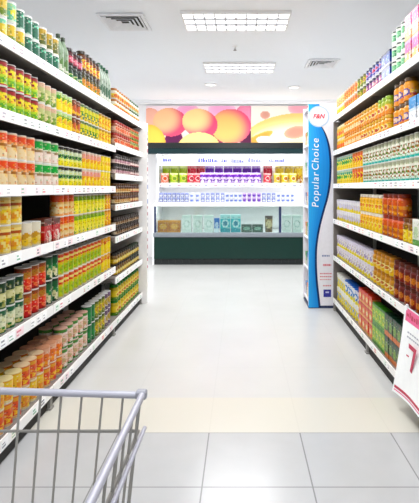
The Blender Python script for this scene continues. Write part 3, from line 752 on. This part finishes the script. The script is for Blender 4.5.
# ------------------------------------------------------------------ the open fridge along the back wall
FX0, FX1 = -1.50, 2.5
fr = thing('display_fridge', 'long dark green open supermarket fridge against the back wall under fruit posters', 'fridge', (0.4, 7.95, 0))
ox, oy = 0.4, 7.95
def fb(name, mat, x0, x1, y0, y1, z0, z1, parent=fr, bev=0.0):
    m = MB(); m.box(x0 - ox, x1 - ox, y0 - oy, y1 - oy, z0, z1, bev=bev); return m.build(name, mat, parent)
fb('base_panel', M['green'], FX0 + .03, FX1 - .03, 7.60, 7.66, 0.105, 0.468)
m = MB()
m.box(FX0 + .03 - ox, FX1 - .03 - ox, 7.63 - oy, 7.66 - oy, 0.0, 0.104)
for i in range(34):
    x = FX0 + .08 + i * 0.117
    m.box(x - ox, x + 0.075 - ox, 7.618 - oy, 7.63 - oy, 0.03, 0.085)
m.build('kick_grille', M['black'], fr)
fb('bumper_rail', M['bumper'], FX0 + .02, FX1 - .02, 7.575, 7.66, 0.47, 0.545, bev=.015)
fb('well_floor', M['white'], FX0 + .04, FX1 - .04, 7.66, 8.38, 0.50, 0.54)
fb('front_glass', M['glass'], FX0 + .06, FX1 - .06, 7.622, 7.63, 0.546, 0.985)
fb('glass_rail', M['whiteplastic'], FX0 + .04, FX1 - .04, 7.60, 7.65, 0.986, 1.03, bev=.008)
for x in (FX0 + .04, 0.66, 2.3):
    fb('glass_post', M['navy'], x - .02, x + .022, 7.606, 7.621, 0.546, 0.985)
for x in (FX0, FX1 - .03):
    m = MB(); P = [(7.60, 0), (8.42, 0), (8.42, 2.08), (7.86, 2.08), (7.86, 1.9), (8.0, 1.75), (8.0, 1.08), (7.60, 1.0)]
    m.prism([(a - oy, b) for a, b in P], 'YZ', x - ox, x + .03 - ox); m.build('end_panel', M['whiteplastic'], fr)
fb('back_panel', M['white'], FX0 + .031, FX1 - .031, 8.40, 8.42, 0.54, 2.08)
fb('canopy', M['teal'], FX0 - .24, FX1, 7.74, 7.859, 1.89, 1.985)
fb('canopy_cap', M['black'], FX0 - .22, FX1, 7.73, 8.39, 1.986, 2.08)
fb('canopy_soffit', M['white'], FX0 + .03, FX1 - .03, 7.86, 8.39, 1.94, 1.96)
for zz, yy in ((1.93, 7.90),):
    m = MB(); m.tube([(FX0 + .1 - ox, yy - oy, zz), (FX1 - .1 - ox, yy - oy, zz)], 0.013, 10); m.build('light_tube', M['tube'], fr, True)
SH = []
for z, y0 in ((1.375, 7.95), (1.045, 7.88)):
    s = fb('shelf', M['white'], FX0 + .032, FX1 - .032, y0 + .01, 8.39, z - .03, z)
    q = MB(); rr = random.Random(int(z * 100))
    q.box(FX0 + .032 - ox, FX1 - .032 - ox, y0 - oy, y0 + .009 - oy, z - .062, z + .008, 0, hx('#f4f4f6'))
    x = FX0 + .06
    while x < FX1 - .15:
        w = rr.uniform(.04, .09)
        q.box(x - ox, x + w - ox, y0 - .0012 - oy, y0 - .0002 - oy, z - .05, z - .004, 0, hx(rr.choice(['#fbfbfb', '#e8e6f2', '#f6e8ea'])))
        q.box(x + .006 - ox, x + w * .7 - ox, y0 - .002 - oy, y0 - .0013 - oy, z - .04, z - .028, 0, hx(rr.choice(['#8a8aa4', '#6a74b0', '#b06a80', '#9a9aa0'])))
        x += w + rr.uniform(.01, .12)
    q.build('price_rail', M['poster'], s)
# header board with blue printed lines too small to read
hb = fb('header_board', M['whiteplastic'], FX0 + .032, FX1 - .032, 8.02, 8.03, 1.70, 1.86)
rr = random.Random(3)
for (xa, xb, zz) in ((-1.42, -1.2, 1.775), (-0.78, -0.22, 1.765), (-0.18, .1, 1.755), (0.12, .4, 1.77), (.5, .8, 1.77)):
    q = MB(); x = xa
    q.box(xa - ox, xb - ox, 8.0186 - oy, 8.0198 - oy, zz - .008, zz, 0, hx('#5a5aa8'))
    while x < xb - .03:
        w = rr.uniform(.014, .03)
        q.box(x - ox, x + w - ox, 8.0186 - oy, 8.0198 - oy, zz, zz + rr.uniform(.035, .085), 0, hx(rr.choice(['#2f2f86', '#4a4a9a', '#1f2a70'])))
        x += w + rr.uniform(.003, .01)
    q.build('printed_lettering', M['poster'], hb)
area('fridge_lamp', (0.45, 7.93, 1.915), 3.9, 0.06, 19, (math.radians(25), 0, 0))
area('fridge_lamp', (0.45, 7.93, 1.29), 3.9, 0.04, 8, (math.radians(15), 0, 0))
area('fridge_lamp', (0.45, 7.86, 0.97), 3.9, 0.04, 5, (math.radians(0), 0, 0))

# fridge stock
def pouch(key, look, bands, w, h, depth, **k):
    make_type(key, 'food_pouch', 'packet', look, 'pouch', w, h, D(bands, seed=len(TYPES) + 3, **k), depth=depth)
pouch('limebag', 'lime green packet', [(.2, '#e9efc2'), (.8, '#a8c83a'), (1, '#dfe8a2')], .15, .19, .05, pic='oval', pcols=['#e9d98a', '#7aa02c'])
pouch('pinkbag', 'salmon pink packet', [(.2, '#f4dcd6'), (.8, '#ee9a8a'), (1, '#f3c2b4')], .15, .19, .05, pic='oval', pcols=['#f4e6da', '#e0603f'])
pouch('redbag', 'scarlet packet', [(.2, '#f0c2c2'), (.8, '#de2f45'), (1, '#f0a6a6')], .15, .19, .05, pic='oval', pcols=['#f6e0da', '#b51c3a'])
pouch('purplebag', 'purple packet with white flash', [(.16, '#c9b2e2'), (.42, '#6a2fa0'), (.56, '#efe6f6'), (.85, '#7a3fb0'), (1, '#d9c6ea')], .15, .20, .05, pic='blobs', pcols=['#f4ecf8', '#4f1c84', '#e4d4f0'])
pouch('yellowbag', 'yellow packet', [(.2, '#f4edc2'), (.8, '#efc832'), (1, '#f3e6a2')], .15, .19, .05, pic='oval', pcols=['#f9f0d2', '#b9702c'])
def row_x(xa, xb, key, y, z, place, tilt=0.0, turn=0.0, pitch=None, stack=1, look=None):
    T = TYPES[key]
    st = pitch or (T['w'] + .004)
    n = max(1, int((xb - xa) / st))
    for i in range(n):
        for k in range(stack):
            x = xa + (i + .5) * (xb - xa) / n
            lab = T['look'] + (', ' + ('lower', 'upper')[k] + ' tier' if stack > 1 else '') + ', ' + place + ((', ' + ORD[i + 1] + ' from left') if n > 1 else '')
            o = place_item(T, x, y, z + k * (T['h'] + .0006), -PI / 2 + turn, lab, T['look'] + ' row, ' + place, False)
            if T['shape'] == 'pouch': o.rotation_euler.z += RND.uniform(-.12, .12)
zt = 1.3755
for (a, b, key, place) in ((-1.45, -1.28, 'pinkbag', "fridge's upper shelf beside the end"), (-1.28, -.95, 'limebag', "fridge's upper shelf"), (-.95, -.72, 'redbag', "fridge's upper shelf beside lime ones"), (-.72, .36, 'purplebag', "fridge's upper shelf"),
                           (.36, .58, 'redbag', "fridge's upper shelf beside yellow ones"), (.58, 1.0, 'yellowbag', "fridge's upper shelf")):
    row_x(a, b, key, 8.07, zt, place, turn=0.38, pitch=.112)
for (kk, look, cols, pcs) in (('limebig', 'big lime packet', [(.2, '#e2ecc0'), (.8, '#b4cc4a'), (1, '#e4ecb2')], ['#f0e6a2', '#7aa02c']), ('redbig', 'big rose-red packet', [(.2, '#f2c6c2'), (.8, '#e24a5a'), (1, '#f2b2b2')], ['#f8e6e0', '#b51c3a']),
                              ('purplebig', 'big violet packet', [(.2, '#cdb8e4'), (.8, '#7a44b4'), (1, '#d4c0e8')], ['#f6f0fa', '#5a2290', '#efe4f6']), ('yellowbig', 'big yellow packet', [(.2, '#f4edc2'), (.8, '#efcc42'), (1, '#f5e8b2')], ['#c9822c', '#f9f0d2'])):
    pouch(kk, look, cols, .17, .34, .06, pic='blobs', pcols=pcs)
for (a, b, key) in ((-1.44, -.98, 'limebig'), (-.98, -.66, 'redbig'), (-.66, .36, 'purplebig'), (.36, .62, 'redbig'), (.62, 1.3, 'yellowbig')):
    row_x(a, b, key, 8.24, zt, "rear of fridge's upper shelf" + (' beside yellow ones' if a > .3 and key == 'redbig' else ''), turn=-0.25, pitch=.15)
tub('bluecup', 'small blue and white cup', [(.2, '#dfe3f2'), (.85, '#3444a6'), (1, '#c9cfea')], '#8a96d0', w=.07, h=.082, kind='yogurt_cup', pic='oval', pcols=['#eef0fa'])
tub('whitecup', 'small white cup with blue dot', [(.3, '#f4f4f8'), (1, '#eef0f6')], '#f2f2f6', w=.07, h=.082, kind='yogurt_cup', pic='oval', pcols=['#8a9ad8'])
tub('lilaccup', 'small lilac cup', [(.3, '#efe2f2'), (.8, '#9a76c4'), (1, '#d9cce6')], '#c9b2dd', w=.07, h=.082, kind='yogurt_cup', pic='oval', pcols=['#7a5ab0'])
zt = 1.0456
for (a, b, key, place) in ((-1.45, -.92, 'bluecup', "fridge's lower shelf, first run"), (-.92, -.72, 'whitecup', "fridge's lower shelf, first run"), (-.72, -.28, 'bluecup', "fridge's lower shelf, second run"), (-.28, .02, 'whitecup', "fridge's lower shelf, second run"),
                           (.02, .36, 'lilaccup', "fridge's lower shelf"), (.36, .62, 'bluecup', "fridge's lower shelf, third run"), (.62, .95, 'whitecup', "fridge's lower shelf, third run")):
    row_x(a, b, key, 7.96, zt, place, stack=2)
carton('amberbox', 'orange-brown carton', [(.1, '#d9944a'), (.85, '#c4762c'), (1, '#e0a05a')], w=.19, h=.2, depth=.14, kind='chilled_carton', pic='oval', pcols=['#e8b87a'])
carton('whitepack', 'white carton with grey print', [(.15, '#dfe6e2'), (.85, '#eff3f0'), (1, '#dfe9e4')], w=.15, h=.29, depth=.1, kind='chilled_carton', pic='oval', pcols=['#c9d8d2', '#f4f6f4'])
carton('tealbox', 'turquoise carton', [(.2, '#2f9aa8'), (.8, '#58bcc2'), (1, '#bfe6e6')], w=.17, h=.3, depth=.12, kind='chilled_carton', pic='oval', pcols=['#d6f0f0', '#2a86a0'])
carton('bluesmall', 'small blue carton', [(.3, '#e6eef6'), (1, '#3f7ac4')], w=.09, h=.24, depth=.08, kind='chilled_carton', pic='oval', pcols=['#cfe0f4'])
carton('darkgreenpack', 'low dark green pack', [(.3, '#3c5a4c'), (1, '#1f4238')], w=.18, h=.13, depth=.14, kind='chilled_carton', pic='oval', pcols=['#8ab0a0'])
tub('browntub', 'tall brown tub', [(.3, '#6a5a44'), (.8, '#a08a66'), (1, '#4a3c2c')], '#3a3026', w=.14, h=.28, kind='spread_tub', pic='oval', pcols=['#d9caa6'])
zf = 0.5406
for (a, b, key, y, place) in ((-1.43, -1.04, 'amberbox', 7.78, "fridge well behind glass"), (-1.03, -.46, 'whitepack', 7.78, "fridge well behind glass, left group"), (-.46, -.37, 'bluesmall', 7.76, "fridge well beside turquoise cartons"),
                              (-.36, .0, 'tealbox', 7.77, "fridge well behind glass"), (.0, .38, 'darkgreenpack', 7.78, "fridge well behind glass"), (.38, .58, 'browntub', 7.78, "fridge well beside dark post"),
                              (.70, 1.05, 'whitepack', 7.78, "fridge well behind glass, right group")):
    row_x(a, b, key, y, zf, place)

# ------------------------------------------------------------------ fruit posters above the fridge
def fruit_poster(name, label, x0, x1, z0, z1, fn, nx=150, nz=56):
    t = thing(name, label, 'poster', ((x0 + x1) / 2, YB, z0))
    m = MB(); m.box(-(x1 - x0) / 2, (x1 - x0) / 2, -0.06, -0.001, 0, z1 - z0); m.build('backing_board', M['white'], t)
    g = MB(); w, h = x1 - x0, z1 - z0
    for k in range(nz + 1):
        for i in range(nx + 1):
            g.v.append((-w / 2 + w * i / nx, -0.0615, h * k / nz))
    for k in range(nz):
        for i in range(nx):
            a = k * (nx + 1) + i
            g.quadf((a, a + 1, a + nx + 2, a + nx + 1), 0, fn((i + .5) / nx, (k + .5) / nz))
    g.build('printed_picture', M['poster'], t, fix=False)
def sm(t):
    t = max(0, min(1, t)); return t * t * (3 - 2 * t)
def fruit_fn(bg, shapes, px0, pxw, py0, pyh):
    """shapes in picture-plane units: (cx, cy, rx, ry, rot, core colour, edge colour, shift direction)"""
    S = [(cx, cy, rx, ry, math.radians(ro), hx(a), hx(b), dx, dy) for cx, cy, rx, ry, ro, a, b, dx, dy in shapes]
    b0, b1 = hx(bg[0]), hx(bg[1])
    def f(u, v):
        x, y = px0 + u * pxw, py0 + (1 - v) * pyh
        c = mixc(b0, b1, sm(v))
        for cx, cy, rx, ry, ro, a, b, dx, dy in S:
            X, Y = x - cx, y - cy
            p = (X * math.cos(ro) + Y * math.sin(ro)) / rx; q = (-X * math.sin(ro) + Y * math.cos(ro)) / ry
            d = p * p + q * q
            if d < 1:
                e = (p - dx) ** 2 + (q - dy) ** 2
                c = mixc(a, b, sm((e - 0.15) / 1.5))
        return c
    return f
P1 = fruit_fn(('#f7d2c2', '#f6dce2'), [
    (188, 112, 12, 8, 0, '#ee9ec6', '#f4c4da', 0, 0), (222, 110, 14, 8, 0, '#f1a6cc', '#f6cfe0', 0, 0), (247, 116, 12, 12, 0, '#ee8fb0', '#e2607e', 0, 0),
    (174, 139, 9, 9, 0, '#5a1246', '#7c2358', 0, 0), (214, 138, 10, 9, 0, '#9c2350', '#c04468', 0, 0), (248, 140, 8, 10, 0, '#54103c', '#8c2a50', 0, 0),
    (150, 118, 10, 10, 0, '#f4b49c', '#f0a08a', 0, 0),
    (170, 122, 17, 14, 10, '#f7bf8c', '#dd4a6c', -.5, -.2), (153, 138, 15, 11, 55, '#f7cd50', '#f0a83a', 0, 0),
    (231, 126, 20, 17, 0, '#f6b868', '#e24f74', -.3, .1), (200, 123, 18, 14, 15, '#fbd08c', '#e2476c', -.5, -.3),
    (199, 147, 21, 15, 0, '#f6da8a', '#f0bf66', 0, -.3)], 146, 105, 106, 37)
P2 = fruit_fn(('#f6e2b4', '#f9ece0'), [
    (300, 108, 12, 7, 0, '#f2a6b2', '#f6cfd2', 0, 0), (265, 115, 5, 4, 0, '#d99a86', '#f0c4ae', 0, 0),
    (282, 126, 34, 11, -12, '#f6dc92', '#efc874', 0, .4), (284, 132, 32, 9, -10, '#f8eaca', '#f2d79c', 0, .3), (258, 138, 16, 4, -25, '#d99c3c', '#efc868', 0, 0),
    (296, 132, 12, 6, -10, '#e8927c', '#f3c09c', 0, 0), (268, 141, 12, 5, 10, '#fbf3e4', '#f3dfb8', 0, 0), (325, 125, 20, 16, 0, '#f4c070', '#e58a4a', -.3, -.2), (350, 135, 14, 12, 0, '#f2d27a', '#e8b04a', 0, 0)], 251, 105, 106, 37)
fruit_poster('fruit_poster', 'wide poster of pink and orange peaches above the fridge', -1.77, 0.185, 2.13, 2.83, P1)
fruit_poster('fruit_poster', 'pale yellow fruit slice poster beside the display stand top', 0.19, 2.14, 2.13, 2.83, P2)
area('poster_lamp', (0.2, 7.95, 2.10), 3.9, 0.05, 12, (math.radians(180 - 40), 0, 0))

# ------------------------------------------------------------------ blue display stand at the end of the right gondola
SX0, SX1, SY0, SY1, SZ = 0.726, 1.125, 4.86, 5.26, 2.22
st = thing('display_stand', 'tall blue and white promotional stand at the far end of right shelving', 'display stand', ((SX0 + SX1) / 2, (SY0 + SY1) / 2, 0))
ox, oy = st.location.x, st.location.y
def sb(name, mat, x0, x1, y0, y1, z0, z1, parent=st, bev=0):
    m = MB(); m.box(x0 - ox, x1 - ox, y0 - oy, y1 - oy, z0, z1, bev=bev); return m.build(name, mat, parent)
fp = sb('front_panel', M['sidewhite'], SX0, SX1, SY0, SY0 + .02, 0.03, SZ)
sb('back_panel', M['sidewhite'], SX0, SX1, SY1 - .02, SY1, 0.03, SZ)
sb('side_panel', M['sidewhite'], SX1 - .015, SX1, SY0 + .021, SY1 - .021, 0.03, SZ)
sb('base', M['navy'], SX0 + .005, SX1 - .005, SY0 + .005, SY1 - .005, 0.0, 0.029)
SZS = [0.06, 0.40, 0.74, 1.08, 1.42, 1.76, 2.16]
for z in SZS:
    sb('shelf', M['sidewhite'], SX0 + .005, SX1 - .016, SY0 + .021, SY1 - .021, z, z + .02)
stand_loc = (ox, oy)
SS = FPX / SY0
def sp(px, py): return ((px - 241) / SS - ox, EYE - (py - 188) / SS)
yf = SY0 - oy
edge = [(321, 126), (325, 134), (328, 145), (329.6, 158), (329.8, 170), (329, 184), (326.5, 198), (322.5, 212), (318.5, 228), (315.8, 245), (315.2, 262), (316, 280), (317.6, 295), (319, 307.5)]
top = [(308.3, 107), (318, 107), (321, 126)]
def dens(p, n=5):
    out = []
    for i in range(len(p) - 1):
        for k in range(n):
            t = k / n
            a = p[max(0, i - 1)]; b = p[i]; c = p[i + 1]; d = p[min(len(p) - 1, i + 2)]
            out.append(tuple(0.5 * (2 * b[j] + (c[j] - a[j]) * t + (2 * a[j] - 5 * b[j] + 4 * c[j] - d[j]) * t * t + (3 * b[j] - a[j] - 3 * c[j] + d[j]) * t ** 3) for j in (0, 1)))
    return out + [p[-1]]
E = dens(edge)
def strip_mesh(left, right, y, colf):
    g = MB()
    for (l_, r_) in zip(left, right):
        for k in range(7):
            t = k / 6
            x, z = sp(l_[0] * (1 - t) + r_[0] * t, l_[1] * (1 - t) + r_[1] * t)
            g.v.append((x, y, z))
    n = len(left)
    for i in range(n - 1):
        for k in range(6):
            a = i * 7 + k
            g.quadf((a, a + 1, a + 8, a + 7), 0, colf((k + .5) / 6, (i + .5) / n))
    return g
Eall = [(319.5, 104), (320, 115)] + E
left = [(308.4, p[1]) for p in Eall]
cA, cB, cN = hx('#2aa4ea'), hx('#1484d8'), hx('#10305e')
strip_mesh(left, Eall, yf - .0012, lambda u, v: mixc(cA, cB, sm(u))).build('blue_wave_print', M['poster'], fp, fix=False)
strip_mesh([(p[0] - .4, p[1]) for p in E], [(p[0] + 1.7 * min(1, 0.25 + i / 14), p[1]) for i, p in enumerate(E)], yf - .0016, lambda u, v: cN).build('navy_edge_print', M['poster'], fp, fix=False)
def disc(cx, cy, r, y, mat, name, col=(1, 1, 1)):
    g = MB(); n = 40; p0 = sp(cx, cy); R = r / SS
    g.v = [(p0[0] + R * math.cos(2 * PI * i / n), y, p0[1] + R * math.sin(2 * PI * i / n)) for i in range(n)]
    g.quadf(range(n), 0, col); return g.build(name, mat, fp, fix=False)
disc(318.8, 116.5, 10.6, yf - .0020, M['poster'], 'logo_ring', hx('#b9cfe6'))
disc(318.8, 116.5, 9.2, yf - .0024, M['poster'], 'logo_disc', hx('#ece4ee'))
def text(body, mat, size, loc, rot, parent, name, shear=0.0, bold=0.0, sx=1.0, spacing=1.0):
    cu = bpy.data.curves.new(name, 'FONT'); cu.body = body; cu.size = size; cu.align_x = 'CENTER'; cu.align_y = 'CENTER'; cu.shear = shear; cu.offset = bold; cu.extrude = 0.0004; cu.space_character = spacing
    tmp = bpy.data.objects.new('tmp_text', cu); C.objects.link(tmp)
    dg = bpy.context.evaluated_depsgraph_get(); dg.update()
    me = bpy.data.meshes.new_from_object(tmp.evaluated_get(dg))
    bpy.data.objects.remove(tmp); bpy.data.curves.remove(cu)
    me.materials.clear(); me.materials.append(mat)
    o = link(name, me, parent); o.location = loc; o.rotation_euler = rot; o.scale = (sx, 1, 1)
    return o
M['redink'] = plain('red_ink', '#d2344a', 0.5); M['whiteink'] = plain('white_ink', '#f6f9fc', 0.5); M['crimson'] = plain('crimson_ink', '#c0264e', 0.5); M['pink'] = plain('pink_ink', '#e85f92', 0.5)
p = sp(318.6, 116.5); text('F&N', M['redink'], 0.066, (p[0], yf - .003, p[1]), (PI / 2, 0, 0), fp, 'logo_lettering', 0.25, 0.002)
for wd, py in (('Popular', 190.0), ('Choice', 154.5)):
    p = sp(315.6, py); text(wd, M['whiteink'], 0.106, (p[0], yf - .003, p[1]), (PI / 2, -PI / 2, 0), fp, 'slogan_lettering', 0.12, 0.0, 1.0, 1.16)
q = MB(); rr = random.Random(6)
for (py, xa, xb, col, hh) in ((255, 322, 330, '#7a86b0', 1.6), (264, 323, 331, '#d9707a', 2), (273, 320, 332, '#d98088', 1.2), (276, 320, 332, '#d98088', 1.2), (279, 320, 331, '#e09aa0', 1.0), (285, 323, 331, '#d9858c', 1.3)):
    x = xa
    while x < xb:
        w = rr.uniform(.8, 2.0)
        a = sp(x, py); b = sp(min(xb, x + w), py + hh)
        q.box(a[0], b[0], yf - .0016, yf - .0004, b[1], a[1], 0, hx(col)); x += w + .5
a = sp(323.5, 289.5); b = sp(331, 297); q.box(a[0], b[0], yf - .0016, yf - .0004, b[1], a[1], 0, hx('#3a3a9a'))
a = sp(325.5, 291.5); b = sp(329, 293); q.box(a[0], b[0], yf - .0022, yf - .0017, b[1], a[1], 0, hx('#c9c9ea'))
q.build('small_print', M['poster'], fp)
# little boxes on the stand's shelves, seen edge-on from the aisle
for (key, look, cols) in (('standgreen', 'small green box', [(.4, '#e6e6d2'), (1, '#4f9a52')]), ('standorange', 'small orange box', [(.4, '#f0d9b2'), (1, '#e2843a')]), ('standblue', 'small blue box', [(.4, '#e0e6f0'), (1, '#3f7ab8')])):
    carton(key, look, cols, w=.085, h=.15, depth=.06, kind='snack_box', cat='box', pic='oval', pcols=['#f2efe6'])
LV = ['bottom', 'second', 'third', 'fourth', 'fifth', 'top']
for k, z in enumerate(SZS[:-1]):
    for i in range(3):
        key = ('standgreen', 'standorange', 'standblue')[(k + i) % 3]
        place_item(TYPES[key], SX0 + .05, SY0 + .09 + i * .11, z + .0203, PI, f"{TYPES[key]['look']} on the blue stand's {LV[k]} shelf", "small boxes on the blue display stand", False)

# ------------------------------------------------------------------ hanging price poster on the right shelving
# the sheet hangs from the fifth shelf's lip and swings a little into the aisle
pt = thing('price_sign', 'white price poster with pink heading and crimson foot hanging from right shelving', 'sign', (0.95, 2.40, 0.11))
PW_, PH_ = 0.46, 0.50          # along the aisle, up
def pp(u, v):
    """u: 0 at the far edge .. 1 near edge, v: 0 bottom .. 1 top -> local point"""
    x = 0.006 + -0.075 * (1 - v) ** 1.3 + 0.012 * math.sin(u * 5) * (1 - v) + 0.035 * u * (1 - v)
    return (x + 0.012, 2.66 - PW_ * u - 2.40, PH_ * v + 0.025 * (1 - v) * (u - 0.3))
def patch(u0, u1, v0, v1, off, n=14, k=14):
    g = MB()
    for i in range(n + 1):
        for j in range(k + 1):
            a = pp(u0 + (u1 - u0) * i / n, v0 + (v1 - v0) * j / k)
            g.v.append((a[0] - off, a[1], a[2]))
    for i in range(n):
        for j in range(k):
            a = i * (k + 1) + j
            g.quadf((a, a + 1, a + k + 2, a + k + 1))
    return g
g = patch(0, 1, 0, 1, 0.0); g2 = patch(0, 1, 0, 1, -0.0012); g.add(g2)
sheet = g.build('sheet', M['whiteink'], pt, True, fix=False)
patch(0.03, 0.97, 0.055, 0.085, 0.001).build('footer_stripe', M['crimson'], pt, fix=False)
patch(0.03, 0.97, 0.03, 0.042, 0.001).build('footer_line', M['pink'], pt, fix=False)
hd = patch(0.06, 0.97, 0.84, 0.985, 0.001); hd.build('heading_band', M['pink'], pt, fix=False)
q = MB(); rr = random.Random(2)
u = 0.1
while u < .9:
    w = rr.uniform(.03, .07); v0 = .87 + rr.uniform(0, .03); q.add(patch(u, u + w, v0, v0 + rr.uniform(.03, .07), 0.002, 3, 3)); u += w + .02
q.build('heading_ornament', M['crimson'], pt, fix=False)
M['greyink'] = plain('grey_ink', '#a9aebc', .5)
q = MB()
for v in (.72, .67):
    u = 0.16
    while u < .8:
        w = rr.uniform(.02, .06); q.add(patch(u, u + w, v, v + .018, 0.0012, 3, 3)); u += w + .015
q.build('small_print', M['greyink'], pt, fix=False)
patch(0.2, 0.27, 0.47, 0.487, 0.0012, 3, 3).build('price_dash', M['crimson'], pt, fix=False)
a = pp(0.41, 0.45)
text('7', M['crimson'], 0.24, (a[0] - .007, a[1], a[2]), (PI / 2, 0, -PI / 2), pt, 'price_figure', 0, .002)
for u in (0.08, 0.92):
    a = pp(u, 1); m = MB(); m.box(a[0] - .004, a[0] + .005, a[1] - .01, a[1] + .01, a[2] - .02, a[2] + .012); m.build('clip', M['whiteplastic'], pt)

# ------------------------------------------------------------------ shopping cart in the near left corner
ct = thing('shopping_cart', 'grey wire shopping cart, its basket corner in front of left shelves', 'shopping cart', (-0.43, 0.5, 0))
ox, oy = -0.43, 0.5
CX0, CX1, CYF, CYB = -0.70, -0.190, 0.865, 0.02
ZR = 0.903
def L_(x, y, z): return (x - ox, y - oy, z)
def yfz(z): return CYF - (ZR - z) * 0.15           # the far panel leans
def xrz(z, s): return (CX1 - (ZR - z) * 0.08) if s > 0 else (CX0 + (ZR - z) * 0.08)
def tubes(name, mat, lst, r, seg=8, parent=ct, closed=False):
    m = MB()
    for pts in lst: m.tube([L_(*p) for p in pts], r, seg, closed=closed)
    return m.build(name, mat, parent, True)
ZB = 0.50
# rim tubes
c_ = 0.012
tubes('rim_bar', M['rim'], [[(CX0, CYF, ZR + .014), (CX1 - c_, CYF, ZR - .001)]], 0.0067, 12)
tubes('rim_bar', M['rim'], [[(CX1 + .001, CYF + .004, ZR + .001), (CX1, 0.55, ZR), (CX1, CYB, ZR + .02)]], 0.0064, 12)
tubes('rim_bar', M['rim'], [[(CX0, CYF - .012, ZR + .012), (CX0, CYB, ZR + .02)]], 0.0074, 12)
zr2 = 0.838
tubes('ring_wire', M['chrome'], [[(xrz(zr2, -1), CYB, zr2 + .01), (xrz(zr2, -1), yfz(zr2), zr2), (xrz(zr2, 1), yfz(zr2), zr2), (xrz(zr2, 1), CYB, zr2 + .01)]], 0.0034, 8)
zr3 = 0.66
tubes('ring_wire', M['chrome'], [[(xrz(zr3, -1), CYB, zr3 + .01), (xrz(zr3, -1), yfz(zr3), zr3), (xrz(zr3, 1), yfz(zr3), zr3), (xrz(zr3, 1), CYB, zr3 + .01)]], 0.003, 8)
# upper guard tube along the right side at ring height, thicker than the wires
tubes('side_guard', M['rim'], [[(CX1 + .006, yfz(zr2) + .004, zr2 + .004), (CX1 + .004, 0.5, zr2 + .006), (CX1 + .004, CYB, zr2 + .012)]], 0.0042, 8)
n = 13
for i in range(n):
    x = CX1 - .003 if i == 0 else CX1 - .0365 - (i - 1) * 0.0395
    if x < CX0 + .01: break
    k = (x - CX0) / (CX1 - CX0)
    xb = xrz(ZB, -1) + k * (xrz(ZB, 1) - xrz(ZB, -1))
    tubes('front_wire', M['chrome'], [[(x, CYF - .001, ZR - .004 + .014 * (CX1 - x) / (CX1 - CX0)), (xb, yfz(ZB) + .003, ZB)]], 0.0024, 6)
for s in (1, -1):
    for i in range(16):
        y = CYF - .03 - i * 0.05
        if y < CYB + .02: break
        yb_ = yfz(ZB) - (CYF - y) * 0.95
        tubes('side_wire', M['chrome'], [[(xrz(ZR, s), y, ZR - .006), (xrz(ZB, s), yb_, ZB)]], 0.0026, 6)
m = MB()
for i in range(12):
    x = xrz(ZB, -1) + (xrz(ZB, 1) - xrz(ZB, -1)) * i / 11
    m.tube([L_(x, yfz(ZB), ZB), L_(x, CYB + .02, ZB + .03)], 0.0026, 6)
for i in range(7):
    y = yfz(ZB) - i * .13
    m.tube([L_(xrz(ZB, -1), y, ZB + i * .005 - .004), L_(xrz(ZB, 1), y, ZB + i * .005 - .004)], 0.003, 6)
m.build('basket_floor_mesh', M['chrome'], ct, True)
m = MB()
for i in range(12):
    x = CX0 + .01 + (CX1 - CX0 - .02) * i / 11
    m.tube([L_(x, CYB, ZR + .015), L_(x, CYB + .02, ZB + .03)], 0.0026, 6)
m.build('rear_flap_mesh', M['chrome'], ct, True)
m = MB(); m.box(CX1 - .012 - ox, CX1 + .009 - ox, CYF - .008 - oy, CYF + .009 - oy, ZR - .0085, ZR + .0085, bev=.004); m.build('corner_cap', M['blueplastic'], ct)
tubes('handle', M['rubber'], [[(CX0 - .01, CYB - .09, ZR + .10), (CX1 + .01, CYB - .09, ZR + .10)]], 0.014, 12)
for x in (CX0, CX1):
    tubes('handle_bracket', M['rim'], [[(x, CYB, ZR + .02), (x, CYB - .09, ZR + .10)]], 0.009, 8)
    tubes('chassis_tube', M['rim'], [[(x + (.05 if x == CX0 else -.05), CYB + .01, ZB + .02), (x + (.03 if x == CX0 else -.03), CYB + .02, .30), (x + (.03 if x == CX0 else -.03), CYB + .10, .145), (x + (.06 if x == CX0 else -.06), .72, .145)],
                                     [(x + (.03 if x == CX0 else -.03), CYB + .06, .22), (x + (.045 if x == CX0 else -.045), .70, ZB - .006)]], 0.011, 8)
    for y in (.10, .70):
        xx = x + (.045 if x == CX0 else -.045)
        f = MB(); f.box(xx - .022 - ox, xx + .022 - ox, y - .025 - oy, y + .025 - oy, .128, .134)
        for d in (-.02, .016): f.box(xx + d - ox, xx + d + .004 - ox, y - .018 - oy, y + .018 - oy, .05, .128)
        fk = f.build('caster_fork', M['chrome'], ct)
        w = MB(); w.lathe([(.02, -.014), (.056, -.014), (.06, -.009), (.06, .009), (.056, .014), (.02, .014)], 24)
        w.v = [(z + xx - ox, yy + y - oy, xw + .061) for xw, yy, z in w.v]
        w.build('wheel', M['rubber'], fk, True)

# ------------------------------------------------------------------ uniform world fill added to light the open-sided aisle, camera
w = bpy.data.worlds.new('World'); bpy.context.scene.world = w; w.use_nodes = True
bg = w.node_tree.nodes['Background']; bg.inputs[0].default_value = (0.94, 0.97, 1.0, 1); bg.inputs[1].default_value = 0.72

cam = bpy.data.cameras.new('camera'); co = link('camera', cam)
co.location = (0, 0, EYE); co.rotation_euler = (PI / 2, 0, 0)
cam.sensor_fit = 'HORIZONTAL'; cam.sensor_width = 36; cam.lens = FPX / 419.0 * 36
cam.shift_x = -(241 - 209.5) / 419.0
cam.shift_y = -(251.5 - 188) / 419.0
cam.clip_start = 0.02
sc = bpy.context.scene
sc.camera = co
vs = sc.view_settings
vs.view_transform = 'Standard'; vs.look = 'None'; vs.exposure = 0.2; vs.gamma = 1; vs.use_curve_mapping = False
sc.cycles.max_bounces = 10; sc.cycles.transparent_max_bounces = 12
print('COUNTS', COUNT, 'objects', len(bpy.data.objects))
